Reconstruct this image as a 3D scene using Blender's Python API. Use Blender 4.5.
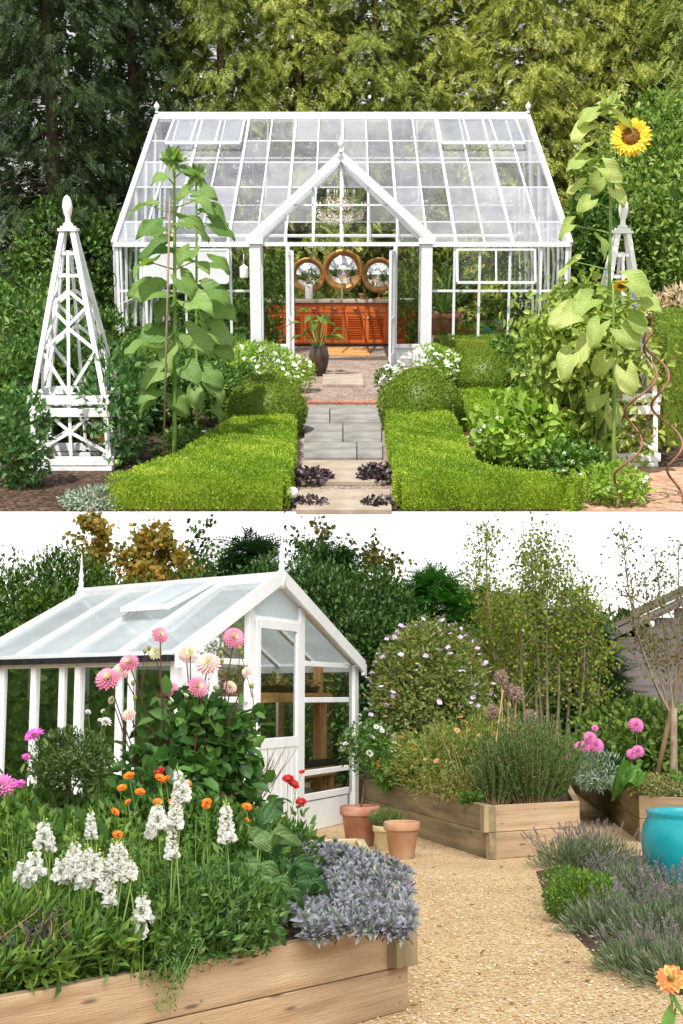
import bpy, math
import numpy as np
from mathutils import Matrix, Vector
for _o in list(bpy.data.objects): bpy.data.objects.remove(_o)
SC = bpy.context.scene
rng = np.random.default_rng(7)
R = math.radians
PI = math.pi
# ------------------------------------------------------------------ camera, light, exposure
FL = 1300.0                      # focal length in pixels of the 683 px wide picture
EYE_LOW, EYE_UP = 1.39, 2.7      # eye height over the lower and over the upper garden
A_LOW = math.atan((696-512)/FL)  # the camera looks up by this over the lower garden
A_UP = -math.atan((512-215)/FL)  # and down by this onto the tilted upper garden
cam = bpy.data.cameras.new('camera'); camo = bpy.data.objects.new('camera', cam)
SC.collection.objects.link(camo); SC.camera = camo
cam.sensor_fit = 'HORIZONTAL'; cam.sensor_width = 36; cam.lens = 36*FL/683
cam.clip_start = .05; cam.clip_end = 3000
camo.location = (0, 0, EYE_LOW); camo.rotation_euler = (PI/2+A_LOW, 0, 0)
COL_UP = bpy.data.collections.new('upper_garden'); COL_LOW = bpy.data.collections.new('lower_garden')
SC.collection.children.link(COL_UP); SC.collection.children.link(COL_LOW)
M_UP = Matrix.Translation((0, 0, EYE_LOW)) @ Matrix.Rotation(A_LOW-A_UP, 4, 'X') @ Matrix.Translation((0, 0, -EYE_UP))
SUN_LOCAL = Vector((-.22, -.40, .89)).normalized()
sd = (M_UP.to_3x3() @ SUN_LOCAL).normalized()
def sun(name, d, strength, ang, col, color):
    L = bpy.data.lights.new(name, 'SUN'); L.energy = strength; L.angle = R(ang); L.color = color
    o = bpy.data.objects.new(name, L); SC.collection.objects.link(o)
    o.rotation_euler = Vector(d).to_track_quat('Z', 'Y').to_euler()
    o.light_linking.receiver_collection = col; o.light_linking.blocker_collection = col
    return o
sun('sun', sd, 5.0, .6, COL_UP, (1, .95, .86))
sun('overcast_fill_sun', (.12, -.62, .75), 4.1, 60, COL_LOW, (1, .985, .96))  # second sun added for the lower garden alone, standing in for overcast sky light
W = bpy.data.worlds.new('World'); SC.world = W; W.use_nodes = True
nt = W.node_tree; nt.nodes.clear()
def N(nt, t, **k):
    n = nt.nodes.new(t)
    for a, b in k.items():
        if a == 'i':
            for p, q in b.items(): n.inputs[p].default_value = q
        else: setattr(n, a, b)
    return n
sky = N(nt, 'ShaderNodeTexSky', sky_type='NISHITA', sun_disc=False)
sky.sun_elevation = math.asin(sd.z); sky.sun_rotation = math.atan2(sd.x, sd.y)
bg = N(nt, 'ShaderNodeBackground', i={'Strength': .085}); nt.links.new(sky.outputs[0], bg.inputs[0])
cl = N(nt, 'ShaderNodeBackground', i={'Color': (1, .995, .985, 1), 'Strength': 1.15})
tc = N(nt, 'ShaderNodeTexCoord'); sx = N(nt, 'ShaderNodeSeparateXYZ'); nt.links.new(tc.outputs['Generated'], sx.inputs[0])
no = N(nt, 'ShaderNodeTexNoise', i={'Scale': 2.2, 'Detail': 4}); nt.links.new(tc.outputs['Generated'], no.inputs['Vector'])
ad = N(nt, 'ShaderNodeMath', operation='MULTIPLY_ADD', i={1: .25}); nt.links.new(no.outputs[0], ad.inputs[0]); nt.links.new(sx.outputs[2], ad.inputs[2])
mr = N(nt, 'ShaderNodeMapRange', i={1: .50, 2: .95, 3: 1, 4: 0}); nt.links.new(ad.outputs[0], mr.inputs[0])
mx = N(nt, 'ShaderNodeMixShader'); wo = N(nt, 'ShaderNodeOutputWorld')
nt.links.new(mr.outputs[0], mx.inputs[0]); nt.links.new(bg.outputs[0], mx.inputs[1]); nt.links.new(cl.outputs[0], mx.inputs[2])
nt.links.new(mx.outputs[0], wo.inputs[0])
vs = SC.view_settings; vs.view_transform = 'Standard'; vs.look = 'None'; vs.gamma = 1; vs.exposure = 0.48; vs.use_curve_mapping = False
SC.render.engine = 'CYCLES'
SC.cycles.max_bounces = 4; SC.cycles.diffuse_bounces = 3; SC.cycles.glossy_bounces = 3; SC.cycles.transmission_bounces = 3; SC.cycles.transparent_max_bounces = 12
# ------------------------------------------------------------------ the two gardens' own coordinates (x right, y away, z up from their ground)
class Frame:
    def __init__(s, eye, a, M, col): s.h = eye; s.a = a; s.M = M; s.col = col
    def ray(s, px, py):
        dx = (px-341.5)/FL; dy = (512-py)/FL; c, n = math.cos(s.a), math.sin(s.a)
        return np.array([dx, c-dy*n, n+dy*c])
    def g(s, px, py, z=0.):
        d = s.ray(px, py); t = (z-s.h)/d[2]; return np.array([d[0]*t, d[1]*t, z])
    def q(s, px, py, y):
        d = s.ray(px, py); t = y/d[1]; return np.array([d[0]*t, y, s.h+d[2]*t])
    def onp(s, px, py, p, n):
        d = s.ray(px, py); o = np.array([0, 0, s.h]); t = np.dot(np.array(p)-o, n)/np.dot(d, n); return o+d*t
UP = Frame(EYE_UP, A_UP, M_UP, COL_UP); LO = Frame(EYE_LOW, A_LOW, Matrix.Identity(4), COL_LOW)
# ------------------------------------------------------------------ mesh builder
def arr(*a): return np.array(a, float)
def unit(v): v = np.asarray(v, float); return v/np.maximum(np.linalg.norm(v, axis=-1, keepdims=True), 1e-9)
class MB:
    def __init__(s): s.V = []; s.T = []; s.F = []; s.n = 0
    def add(s, V, F, mat=0, smooth=False, var=None, tex=None):
        V = np.asarray(V, float).reshape(-1, 3); s.V.append(V); s.T.append(V if tex is None else np.asarray(tex, float).reshape(-1, 3))
        if not isinstance(F, np.ndarray):
            ks = {}
            for i, f in enumerate(F): ks.setdefault(len(f), []).append(f)
            Fs = [np.array(x) for x in ks.values()]
        else: Fs = [F]
        for a in Fs:
            v = np.full(len(a), rng.random()) if var is None else (np.asarray(var)[:len(a)] if np.ndim(var) else np.full(len(a), var))
            s.F.append((a+s.n, mat, smooth, v))
        s.n += len(V); return s
    def box(s, a, b, mat=0):
        a, b = np.minimum(a, b).astype(float), np.maximum(a, b).astype(float)
        c = (a+b)/2; h = (b-a)/2
        return s.obox(c, np.eye(3), h, mat)
    def obox(s, c, ax, h, mat=0):
        c = np.asarray(c, float); sg = np.array([[x, y, z] for x in (-1, 1) for y in (-1, 1) for z in (-1, 1)], float)
        L = sg*np.asarray(h, float); V = c+L@np.asarray(ax, float)
        k = int(np.argmax(h)); T = np.roll(L, -k, axis=1)+rng.random(3)*20
        F = np.array([[0, 1, 3, 2], [4, 6, 7, 5], [0, 4, 5, 1], [2, 3, 7, 6], [0, 2, 6, 4], [1, 5, 7, 3]])
        return s.add(V, F, mat, tex=T)
    def beam(s, a, b, w, h, up=(0, 0, 1), mat=0, ext=0.):
        a = np.asarray(a, float); b = np.asarray(b, float); d = unit(b-a); a = a-d*ext; b = b+d*ext
        if abs(np.dot(d, unit(up))) > .99: up = (0, 1, 0) if abs(d[1]) < .9 else (1, 0, 0)
        sd_ = unit(np.cross(d, up)); u = np.cross(sd_, d)
        return s.obox((a+b)/2, np.array([d, sd_, u]), [np.linalg.norm(b-a)/2, w/2, h/2], mat)
    def tube(s, P, r, n=6, mat=0, cap=True, smooth=True):
        P = np.asarray(P, float); m = len(P); r = np.broadcast_to(np.asarray(r, float), (m,))
        T = unit(np.gradient(P, axis=0)); u = np.cross(T[0], [0, 0, 1.]);
        if np.linalg.norm(u) < .1: u = np.cross(T[0], [0, 1., 0])
        u = unit(u); V = np.zeros((m, n, 3)); X = np.zeros((m, n, 3)); a = np.arange(n)*2*PI/n; L = 0; of = rng.random(3)*20
        for i in range(m):
            u = unit(u-T[i]*np.dot(u, T[i])); w = np.cross(T[i], u)
            V[i] = P[i]+r[i]*(np.cos(a)[:, None]*u+np.sin(a)[:, None]*w)
            if i: L += np.linalg.norm(P[i]-P[i-1])
            X[i] = np.stack([np.full(n, L), np.cos(a)*r[i], np.sin(a)*r[i]], 1)+of
        F = [[i*n+j, i*n+(j+1) % n, (i+1)*n+(j+1) % n, (i+1)*n+j] for i in range(m-1) for j in range(n)]
        s.add(V, np.array(F), mat, smooth, tex=X.reshape(-1, 3))
        if cap:
            s.F.append((np.array([list(range(n))[::-1]])+s.n-m*n, mat, False, np.array([.5])))
            s.F.append((np.array([list(range((m-1)*n, m*n))])+s.n-m*n, mat, False, np.array([.5])))
        return s
    def lathe(s, c, prof, n=20, mat=0, ax=None, smooth=True):
        c = np.asarray(c, float); a = np.arange(n)*2*PI/n; m = len(prof)
        V = np.array([[r*math.cos(t), r*math.sin(t), z] for r, z in prof for t in a])
        if ax is not None: V = V@np.asarray(ax, float)
        F = np.array([[i*n+j, i*n+(j+1) % n, (i+1)*n+(j+1) % n, (i+1)*n+j] for i in range(m-1) for j in range(n)])
        s.add(V+c, F, mat, smooth)
        s.F.append((np.array([list(range(n))[::-1]])+s.n-m*n, mat, False, np.array([.5])))
        s.F.append((np.array([list(range((m-1)*n, m*n))])+s.n-m*n, mat, False, np.array([.5])))
        return s
    def ngon(s, P, th, nrm=(0, 0, 1), mat=0):          # polygon P extruded by th along nrm
        P = np.asarray(P, float); nrm = unit(nrm); k = len(P)
        V = np.vstack([P, P+nrm*th]); F = [list(range(k))[::-1], list(range(k, 2*k))]+[[i, (i+1) % k, k+(i+1) % k, k+i] for i in range(k)]
        return s.add(V, F, mat)
    def sheet(s, P, mat=0): return s.add(P, [list(range(len(P)))], mat)
    def leaves(s, C, T, L, W, mat=0, nh=None, fold=.25, var=None, hexa=False):
        C = np.asarray(C, float); n = len(C); T = unit(T); L = np.broadcast_to(L, (n,))[:, None]; W = np.broadcast_to(W, (n,))[:, None]
        if nh is None: nh = rng.normal(size=(n, 3))
        S = unit(np.cross(T, nh)+1e-6); Nn = np.cross(S, T)
        if var is None: var = rng.random(n)
        if hexa:
            V = np.stack([C, C+T*L*.3+S*W*.5+Nn*W*fold, C+T*L*.7+S*W*.42+Nn*W*fold*.6, C+T*L-Nn*L*.12, C+T*L*.7-S*W*.42+Nn*W*fold*.6, C+T*L*.3-S*W*.5+Nn*W*fold], 1)
            b = (np.arange(n)*6)[:, None]; F = np.concatenate([b+np.array([0, 1, 2, 3]), b+np.array([0, 3, 4, 5])]); var = np.concatenate([var, var])
        else:
            V = np.stack([C, C+T*L*.45+S*W*.5+Nn*W*fold, C+T*L, C+T*L*.45-S*W*.5+Nn*W*fold], 1)
            b = (np.arange(n)*4)[:, None]; F = np.concatenate([b+np.array([0, 1, 2]), b+np.array([0, 2, 3])]); var = np.concatenate([var, var])
        return s.add(V.reshape(-1, 3), F, mat, True, var)
    def inst(s, TV, TF, P, T, sc, mat=0, up=None, var=None, tvar=None, smooth=False):   # template copies, x axis along T
        P = np.asarray(P, float); n = len(P); T = unit(T); up = np.broadcast_to((0, 0, 1.), (n, 3)) if up is None else up
        S = unit(np.cross(up, T)+1e-6); Nn = np.cross(T, S); Mx = np.stack([T, S, Nn], 1)
        sc = np.broadcast_to(np.asarray(sc, float), (n,))
        V = np.einsum('kj,njl->nkl', TV, Mx)*sc[:, None, None]+P[:, None, :]
        k = len(TV); F = (TF[None]+(np.arange(n)*k)[:, None, None]).reshape(-1, TF.shape[1])
        v = (rng.random(n) if var is None else var)
        v = np.repeat(v, len(TF))
        if tvar is not None: v = np.clip(v*.4+np.random.default_rng(3).random(len(v))*.6, 0, 1)
        return s.add(V.reshape(-1, 3), F, mat, smooth, v)
    def blob(s, c, r, nu=18, nv=10, noise=.06, mat=0, fr=3., var=None):
        c = np.asarray(c, float); r = np.broadcast_to(np.asarray(r, float), (3,)); ph = rng.random(6)*9
        V = [];
        for i in range(nv+1):
            th = PI*i/nv
            for j in range(nu):
                a = 2*PI*j/nu; d = arr(math.sin(th)*math.cos(a), math.sin(th)*math.sin(a), math.cos(th))
                k = 1+noise*(math.sin(d[0]*fr+ph[0])+math.sin(d[1]*fr*1.3+ph[1])+math.sin(d[2]*fr*1.1+ph[2]+d[0]*2))
                V.append(c+d*r*k)
        F = np.array([[i*nu+j, (i+1)*nu+j, (i+1)*nu+(j+1) % nu, i*nu+(j+1) % nu] for i in range(nv) for j in range(nu)])
        return s.add(np.array(V), F, mat, True, var)
    def build(s, name, mats, parent=None, frame=None, bevel=0, org=None):
        if not isinstance(mats, (list, tuple)): mats = [mats]
        V = np.vstack(s.V); X = np.vstack(s.T)
        if org is None: org = ORG.get(parent.name, np.zeros(3)) if parent is not None else V.mean(0)*[1, 1, 0]+[0, 0, V[:, 2].min()]
        org = np.asarray(org, float)
        me = bpy.data.meshes.new(name); V = V-org
        lt = np.concatenate([np.full(len(f), f.shape[1]) for f, _, _, _ in s.F]); li = np.concatenate([f.ravel() for f, _, _, _ in s.F])
        me.vertices.add(len(V)); me.vertices.foreach_set('co', V.ravel().astype(np.float32))
        me.loops.add(len(li)); me.loops.foreach_set('vertex_index', li.astype(np.int32))
        me.polygons.add(len(lt)); st = np.concatenate([[0], np.cumsum(lt)[:-1]])
        me.polygons.foreach_set('loop_start', st.astype(np.int32)); me.polygons.foreach_set('loop_total', lt.astype(np.int32))
        me.polygons.foreach_set('material_index', np.concatenate([np.full(len(f), m) for f, m, _, _ in s.F]).astype(np.int32))
        me.polygons.foreach_set('use_smooth', np.concatenate([np.full(len(f), b) for f, _, b, _ in s.F]).astype(bool))
        me.update(calc_edges=True)
        at = me.attributes.new('var', 'FLOAT', 'FACE'); at.data.foreach_set('value', np.concatenate([v for _, _, _, v in s.F]).astype(np.float32))
        at = me.attributes.new('tex', 'FLOAT_VECTOR', 'POINT'); at.data.foreach_set('vector', X.ravel().astype(np.float32))
        for m in mats: me.materials.append(m)
        me.validate()
        o = bpy.data.objects.new(name, me); (frame.col if frame else FR.get(parent.name, COL_LOW)).objects.link(o)
        if bevel:
            b = o.modifiers.new('bevel', 'BEVEL'); b.width = bevel; b.segments = 1; b.limit_method = 'ANGLE'
        if parent is not None:
            o.parent = parent; FR[o.name] = FR[parent.name]; ORG[o.name] = org
        else:
            o.matrix_world = frame.M @ Matrix.Translation(org.tolist()); FR[o.name] = frame.col; ORG[o.name] = org
        return o
ORG = {}; FR = {}
def tag(o, label=None, cat=None, group=None, kind=None):
    if label: o['label'] = label
    if cat: o['category'] = cat
    if group: o['group'] = group
    if kind: o['kind'] = kind
    return o
def thing(name, label, cat, loc, fr, group=None):
    o = bpy.data.objects.new(name, None); fr.col.objects.link(o); o.empty_display_size = .1
    o.matrix_world = fr.M @ Matrix.Translation([float(x) for x in loc]); ORG[o.name] = np.asarray(loc, float); FR[o.name] = fr.col
    return tag(o, label, cat, group)
def dup(root, loc, rz, sc, fr, label=None, group=None):
    def cp(o, p):
        c = o.copy(); fr.col.objects.link(c); FR[c.name] = fr.col
        if p is not None: c.parent = p
        for ch in list(o.children): cp(ch, c)
        return c
    r = cp(root, None); r.matrix_world = fr.M @ Matrix.Translation([float(x) for x in loc]) @ Matrix.Rotation(rz, 4, 'Z') @ Matrix.Diagonal((sc, sc, sc, 1))
    ORG[r.name] = np.asarray(loc, float)
    if label: r['label'] = label
    if group: r['group'] = group
    return r
def put(mesh, name, parent, pos, d=(0, 0, 1), sc=1., spin=None, mats=None):     # a part from a shared mesh, its z axis along d
    o = bpy.data.objects.new(name, mesh); FRc = FR[parent.name]; FRc.objects.link(o); FR[o.name] = FRc
    q = Vector([float(x) for x in d]).to_track_quat('Z', 'Y').to_matrix().to_4x4()
    sp = rng.random()*6.28 if spin is None else spin
    o.parent = parent; o.matrix_basis = Matrix.Translation([float(x) for x in (np.asarray(pos)-ORG[parent.name])]) @ q @ Matrix.Rotation(sp, 4, 'Z') @ Matrix.Diagonal((sc, sc, sc, 1))
    return o
def tmpl(name, mb, mats):                                 # mesh data only
    o = mb.build(name, mats, frame=LO, org=(0, 0, 0)); me = o.data; bpy.data.objects.remove(o); return me
# ------------------------------------------------------------------ materials
def ramp(nt, fac, stops):
    r = N(nt, 'ShaderNodeValToRGB'); e = r.color_ramp.elements
    while len(e) < len(stops): e.new(.5)
    for i, (p, c) in enumerate(stops): e[i].position = p; e[i].color = (*c, 1)
    nt.links.new(fac, r.inputs[0]); return r.outputs[0]
def base(name):
    m = bpy.data.materials.new(name); m.use_nodes = True; nt = m.node_tree; nt.nodes.clear()
    return m, nt, N(nt, 'ShaderNodeOutputMaterial')
def noise(nt, vec, scale, detail=4, stretch=None):
    if stretch:
        mp = N(nt, 'ShaderNodeMapping'); mp.inputs['Scale'].default_value = stretch; nt.links.new(vec, mp.inputs[0]); vec = mp.outputs[0]
    n = N(nt, 'ShaderNodeTexNoise', i={'Scale': scale, 'Detail': detail}); nt.links.new(vec, n.inputs['Vector']); return n.outputs[0]
def texco(nt, attr=None):
    if attr: return N(nt, 'ShaderNodeAttribute', attribute_name=attr).outputs['Vector']
    return N(nt, 'ShaderNodeTexCoord').outputs['Object']
def surf(name, stops, scale=8, rough=.6, bump=.2, bscale=60, stretch=None, attr=None, metallic=0, spec=.4, detail=6, bdist=.01):
    m, nt, out = base(name); v = texco(nt, attr); f = noise(nt, v, scale, detail, stretch)
    p = N(nt, 'ShaderNodeBsdfPrincipled', i={'Roughness': rough, 'Metallic': metallic, 'Specular IOR Level': spec})
    nt.links.new(ramp(nt, f, stops), p.inputs['Base Color'])
    if bump:
        b = N(nt, 'ShaderNodeBump', i={'Strength': bump, 'Distance': bdist}); nt.links.new(noise(nt, v, bscale, 5, stretch), b.inputs['Height']); nt.links.new(b.outputs[0], p.inputs['Normal'])
    nt.links.new(p.outputs[0], out.inputs[0]); return m
def leafm(name, cols, trans=.3, rough=.45, spec=.35, tcol=None, patch=0):
    """leaf: colour varies leaf by leaf (attribute var) between cols"""
    m, nt, out = base(name); a = N(nt, 'ShaderNodeAttribute', attribute_name='var')
    n = len(cols); c = ramp(nt, a.outputs['Fac'], [(i/(n-1) if n > 1 else 0, cols[i]) for i in range(n)])
    p = N(nt, 'ShaderNodeBsdfPrincipled', i={'Roughness': rough, 'Specular IOR Level': spec}); nt.links.new(c, p.inputs['Base Color'])
    t = N(nt, 'ShaderNodeBsdfTranslucent'); mu = N(nt, 'ShaderNodeMix', data_type='RGBA', blend_type='MULTIPLY', i={0: 1.})
    nt.links.new(c, mu.inputs[6]); mu.inputs[7].default_value = (*(tcol or (1.15, 1.25, .6)), 1); nt.links.new(mu.outputs[2], t.inputs[0])
    x = N(nt, 'ShaderNodeMixShader', i={0: trans}); nt.links.new(p.outputs[0], x.inputs[1]); nt.links.new(t.outputs[0], x.inputs[2]); nt.links.new(x.outputs[0], out.inputs[0])
    return m
def glassm(name, haze=.0, hcol=(.85, .9, .95), refl=1., rough=.02, nsc=.8):
    m, nt, out = base(name); fr = N(nt, 'ShaderNodeFresnel', i={'IOR': 1.5}); k = N(nt, 'ShaderNodeMath', operation='MULTIPLY', i={1: refl*1.6}); nt.links.new(fr.outputs[0], k.inputs[0]); k.use_clamp = True
    tr = N(nt, 'ShaderNodeBsdfTransparent', i={'Color': (.96, .98, .97, 1)}); gl = N(nt, 'ShaderNodeBsdfGlossy', i={'Roughness': rough})
    x = N(nt, 'ShaderNodeMixShader'); nt.links.new(k.outputs[0], x.inputs[0]); nt.links.new(tr.outputs[0], x.inputs[1]); nt.links.new(gl.outputs[0], x.inputs[2])
    last = x
    if haze:  # milky coat that paints a bright sky reflection into the pane
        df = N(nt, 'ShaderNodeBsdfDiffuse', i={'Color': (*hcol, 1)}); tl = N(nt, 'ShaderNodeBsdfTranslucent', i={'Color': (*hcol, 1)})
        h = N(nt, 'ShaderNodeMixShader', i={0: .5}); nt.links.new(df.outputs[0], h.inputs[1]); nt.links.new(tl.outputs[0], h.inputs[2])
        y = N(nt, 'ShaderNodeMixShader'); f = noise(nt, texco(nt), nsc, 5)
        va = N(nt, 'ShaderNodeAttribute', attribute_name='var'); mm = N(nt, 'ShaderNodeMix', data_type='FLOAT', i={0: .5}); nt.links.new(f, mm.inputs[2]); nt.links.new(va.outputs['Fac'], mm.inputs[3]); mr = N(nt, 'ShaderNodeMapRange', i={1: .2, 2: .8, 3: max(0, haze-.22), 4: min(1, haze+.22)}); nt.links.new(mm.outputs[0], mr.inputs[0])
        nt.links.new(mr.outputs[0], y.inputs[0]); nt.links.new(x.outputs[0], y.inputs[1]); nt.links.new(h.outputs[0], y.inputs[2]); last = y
    nt.links.new(last.outputs[0], out.inputs[0]); return m
def veined(name, cols, trans=.4):
    m = leafm(name, cols, trans, .5); nt = m.node_tree
    a = N(nt, 'ShaderNodeAttribute', attribute_name='tex'); sp = N(nt, 'ShaderNodeSeparateXYZ'); nt.links.new(a.outputs['Vector'], sp.inputs[0])
    ab = N(nt, 'ShaderNodeMath', operation='ABSOLUTE'); nt.links.new(sp.outputs[1], ab.inputs[0])
    k = N(nt, 'ShaderNodeMath', operation='MULTIPLY_ADD', i={1: -.55}); nt.links.new(ab.outputs[0], k.inputs[0]); nt.links.new(sp.outputs[0], k.inputs[2])
    w = N(nt, 'ShaderNodeMath', operation='MULTIPLY', i={1: 9.}); nt.links.new(k.outputs[0], w.inputs[0]); pg = N(nt, 'ShaderNodeMath', operation='PINGPONG', i={1: .5}); nt.links.new(w.outputs[0], pg.inputs[0])
    mn = N(nt, 'ShaderNodeMath', operation='MULTIPLY', i={1: 5.}); nt.links.new(ab.outputs[0], mn.inputs[0]); m2 = N(nt, 'ShaderNodeMath', operation='MINIMUM'); nt.links.new(pg.outputs[0], m2.inputs[0]); nt.links.new(mn.outputs[0], m2.inputs[1])
    s_ = N(nt, 'ShaderNodeMapRange', i={1: 0, 2: .16, 3: 1.35, 4: .92}); nt.links.new(m2.outputs[0], s_.inputs[0])
    no_ = noise(nt, a.outputs['Vector'], 7, 4); s2 = N(nt, 'ShaderNodeMapRange', i={1: .3, 2: .7, 3: .8, 4: 1.15}); nt.links.new(no_, s2.inputs[0]); ml = N(nt, 'ShaderNodeMath', operation='MULTIPLY'); nt.links.new(s_.outputs[0], ml.inputs[0]); nt.links.new(s2.outputs[0], ml.inputs[1])
    rp = [n for n in nt.nodes if n.type == 'VALTORGB'][0]; mu = N(nt, 'ShaderNodeVectorMath', operation='SCALE'); tg = [l.to_socket for l in rp.outputs[0].links]
    nt.links.new(rp.outputs[0], mu.inputs[0]); nt.links.new(ml.outputs[0], mu.inputs['Scale'])
    for t in tg: nt.links.new(mu.outputs[0], t)
    pr = [n for n in nt.nodes if n.type == 'BSDF_PRINCIPLED'][0]; b = N(nt, 'ShaderNodeBump', i={'Strength': .5, 'Distance': .01}); nt.links.new(m2.outputs[0], b.inputs['Height']); nt.links.new(b.outputs[0], pr.inputs['Normal'])
    return m
def groundm(name, cols, scale, rough=.9, bump=.6, big=None, bdist=.02, stones=True):
    """gravel or chips: voronoi cells, each cell its own colour, with bump"""
    m, nt, out = base(name); v = texco(nt)
    vo = N(nt, 'ShaderNodeTexVoronoi', i={'Scale': scale, 'Randomness': 1.}); nt.links.new(v, vo.inputs['Vector'])
    sp = N(nt, 'ShaderNodeSeparateColor'); nt.links.new(vo.outputs['Color'], sp.inputs[0])
    n = len(cols); c = ramp(nt, sp.outputs[0], [(i/(n-1), cols[i]) for i in range(n)])
    if big:
        f = noise(nt, v, big[0], 5); c2 = ramp(nt, f, [(.35, big[1]), (.65, big[2])])
        mu = N(nt, 'ShaderNodeMix', data_type='RGBA', blend_type='MULTIPLY', i={0: 1.}); nt.links.new(c, mu.inputs[6]); nt.links.new(c2, mu.inputs[7]); c = mu.outputs[2]
    p = N(nt, 'ShaderNodeBsdfPrincipled', i={'Roughness': rough, 'Specular IOR Level': .2}); nt.links.new(c, p.inputs['Base Color'])
    b = N(nt, 'ShaderNodeBump', i={'Strength': bump, 'Distance': bdist}); b.invert = True; nt.links.new(vo.outputs['Distance'], b.inputs['Height']); nt.links.new(b.outputs[0], p.inputs['Normal'])
    nt.links.new(p.outputs[0], out.inputs[0]); return m
def knotty(name, *a, **k):
    m = surf(name, *a, **k); nt = m.node_tree; t = texco(nt, 'tex'); mp = N(nt, 'ShaderNodeMapping'); mp.inputs['Scale'].default_value = (1.1, 5, 5); nt.links.new(t, mp.inputs[0])
    vo = N(nt, 'ShaderNodeTexVoronoi', i={'Scale': 2.3}); nt.links.new(mp.outputs[0], vo.inputs['Vector']); mr = N(nt, 'ShaderNodeMapRange', i={1: .05, 2: .13, 3: .35, 4: 1}); nt.links.new(vo.outputs['Distance'], mr.inputs[0])
    f = noise(nt, t, .9, 5); m2 = N(nt, 'ShaderNodeMapRange', i={1: .3, 2: .65, 3: .72, 4: 1.08}); nt.links.new(f, m2.inputs[0]); ml = N(nt, 'ShaderNodeMath', operation='MULTIPLY'); nt.links.new(mr.outputs[0], ml.inputs[0]); nt.links.new(m2.outputs[0], ml.inputs[1])
    rp = [n for n in nt.nodes if n.type == 'VALTORGB'][0]; sc = N(nt, 'ShaderNodeVectorMath', operation='SCALE'); tg = [l.to_socket for l in rp.outputs[0].links]; nt.links.new(rp.outputs[0], sc.inputs[0]); nt.links.new(ml.outputs[0], sc.inputs['Scale'])
    for x in tg: nt.links.new(sc.outputs[0], x)
    return m
MT = {}
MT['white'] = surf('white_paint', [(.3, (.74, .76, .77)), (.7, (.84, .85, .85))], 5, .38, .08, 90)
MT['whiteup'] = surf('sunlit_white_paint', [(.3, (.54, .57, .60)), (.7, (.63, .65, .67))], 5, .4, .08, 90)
MT['whiteold'] = surf('weathered_white_paint', [(.25, (.5, .51, .5)), (.45, (.72, .74, .76)), (.7, (.8, .82, .83))], 7, .55, .25, 70, attr='tex')
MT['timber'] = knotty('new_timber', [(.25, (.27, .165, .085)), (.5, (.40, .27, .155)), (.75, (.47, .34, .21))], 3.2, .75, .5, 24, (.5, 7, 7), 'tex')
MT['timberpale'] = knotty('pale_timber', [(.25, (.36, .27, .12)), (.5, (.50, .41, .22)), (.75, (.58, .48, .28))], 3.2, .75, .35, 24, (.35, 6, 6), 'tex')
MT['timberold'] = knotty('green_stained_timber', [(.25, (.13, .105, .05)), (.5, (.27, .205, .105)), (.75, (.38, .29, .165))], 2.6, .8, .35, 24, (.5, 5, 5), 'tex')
MT['shelf'] = surf('orange_shelf_timber', [(.3, (.45, .22, .07)), (.7, (.6, .34, .13))], 3, .6, .2, 24, (.4, 6, 6), 'tex')
MT['shed'] = surf('grey_weathered_boards', [(.25, (.11, .095, .09)), (.5, (.19, .165, .16)), (.75, (.26, .23, .215))], 3, .85, .4, 26, (.4, 6, 6), 'tex')
MT['cabinet'] = surf('orange_polished_wood', [(.25, (.34, .065, .012)), (.5, (.50, .11, .02)), (.75, (.6, .16, .035))], 3, .3, .1, 26, (.3, 6, 6), 'tex')
MT['terra'] = surf('terracotta', [(.25, (.20, .085, .05)), (.5, (.32, .13, .07)), (.75, (.42, .27, .19))], 6, .8, .25, 60)
MT['terrapale'] = surf('pale_terracotta', [(.25, (.32, .16, .09)), (.55, (.42, .23, .13)), (.75, (.44, .33, .23))], 6, .85, .25, 60)
MT['turq'] = surf('turquoise_glaze', [(.3, (.006, .22, .25)), (.7, (.015, .30, .33))], 5, .32, .12, 40)
MT['bark'] = surf('bark', [(.3, (.05, .032, .02)), (.7, (.14, .095, .06))], 8, .9, .8, 40, (1, 4, 4), 'tex')
MT['barkpale'] = surf('pale_bark', [(.3, (.16, .12, .075)), (.7, (.34, .27, .18))], 8, .85, .6, 40, (1, 4, 4), 'tex')
MT['stemred'] = surf('dark_red_stem', [(.3, (.05, .015, .015)), (.7, (.11, .035, .025))], 8, .5, 0)
MT['stemgreen'] = surf('green_stem', [(.3, (.10, .19, .03)), (.7, (.19, .29, .06))], 8, .5, 0)
MT['cane'] = surf('cane', [(.3, (.16, .11, .07)), (.7, (.27, .2, .13))], 8, .7, 0)
MT['straw'] = surf('dry_stem', [(.3, (.30, .19, .09)), (.7, (.44, .30, .15))], 8, .7, 0)
MT['rust'] = surf('rusty_steel', [(.3, (.14, .06, .035)), (.7, (.27, .14, .09))], 9, .6, .2, 80, metallic=.3)
MT['steel'] = surf('grey_steel', [(.3, (.16, .17, .18)), (.7, (.26, .28, .3))], 9, .5, 0, metallic=.5)
MT['black'] = surf('black_plastic', [(.3, (.012, .012, .014)), (.7, (.03, .03, .033))], 9, .45, .05)
MT['slab'] = surf('grey_paving', [(.3, (.14, .135, .125)), (.55, (.235, .225, .21)), (.75, (.31, .295, .275))], 3, .85, .3, 35)
MT['slabwarm'] = surf('sandstone_slab', [(.3, (.25, .20, .15)), (.7, (.38, .32, .26))], 4, .85, .3, 35)
MT['brick'] = surf('red_brick', [(.3, (.27, .10, .06)), (.7, (.42, .19, .12))], 6, .9, .4, 50)
MT['stone'] = surf('worktop_stone', [(.3, (.28, .25, .21)), (.7, (.42, .38, .32))], 14, .4, .1)
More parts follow.
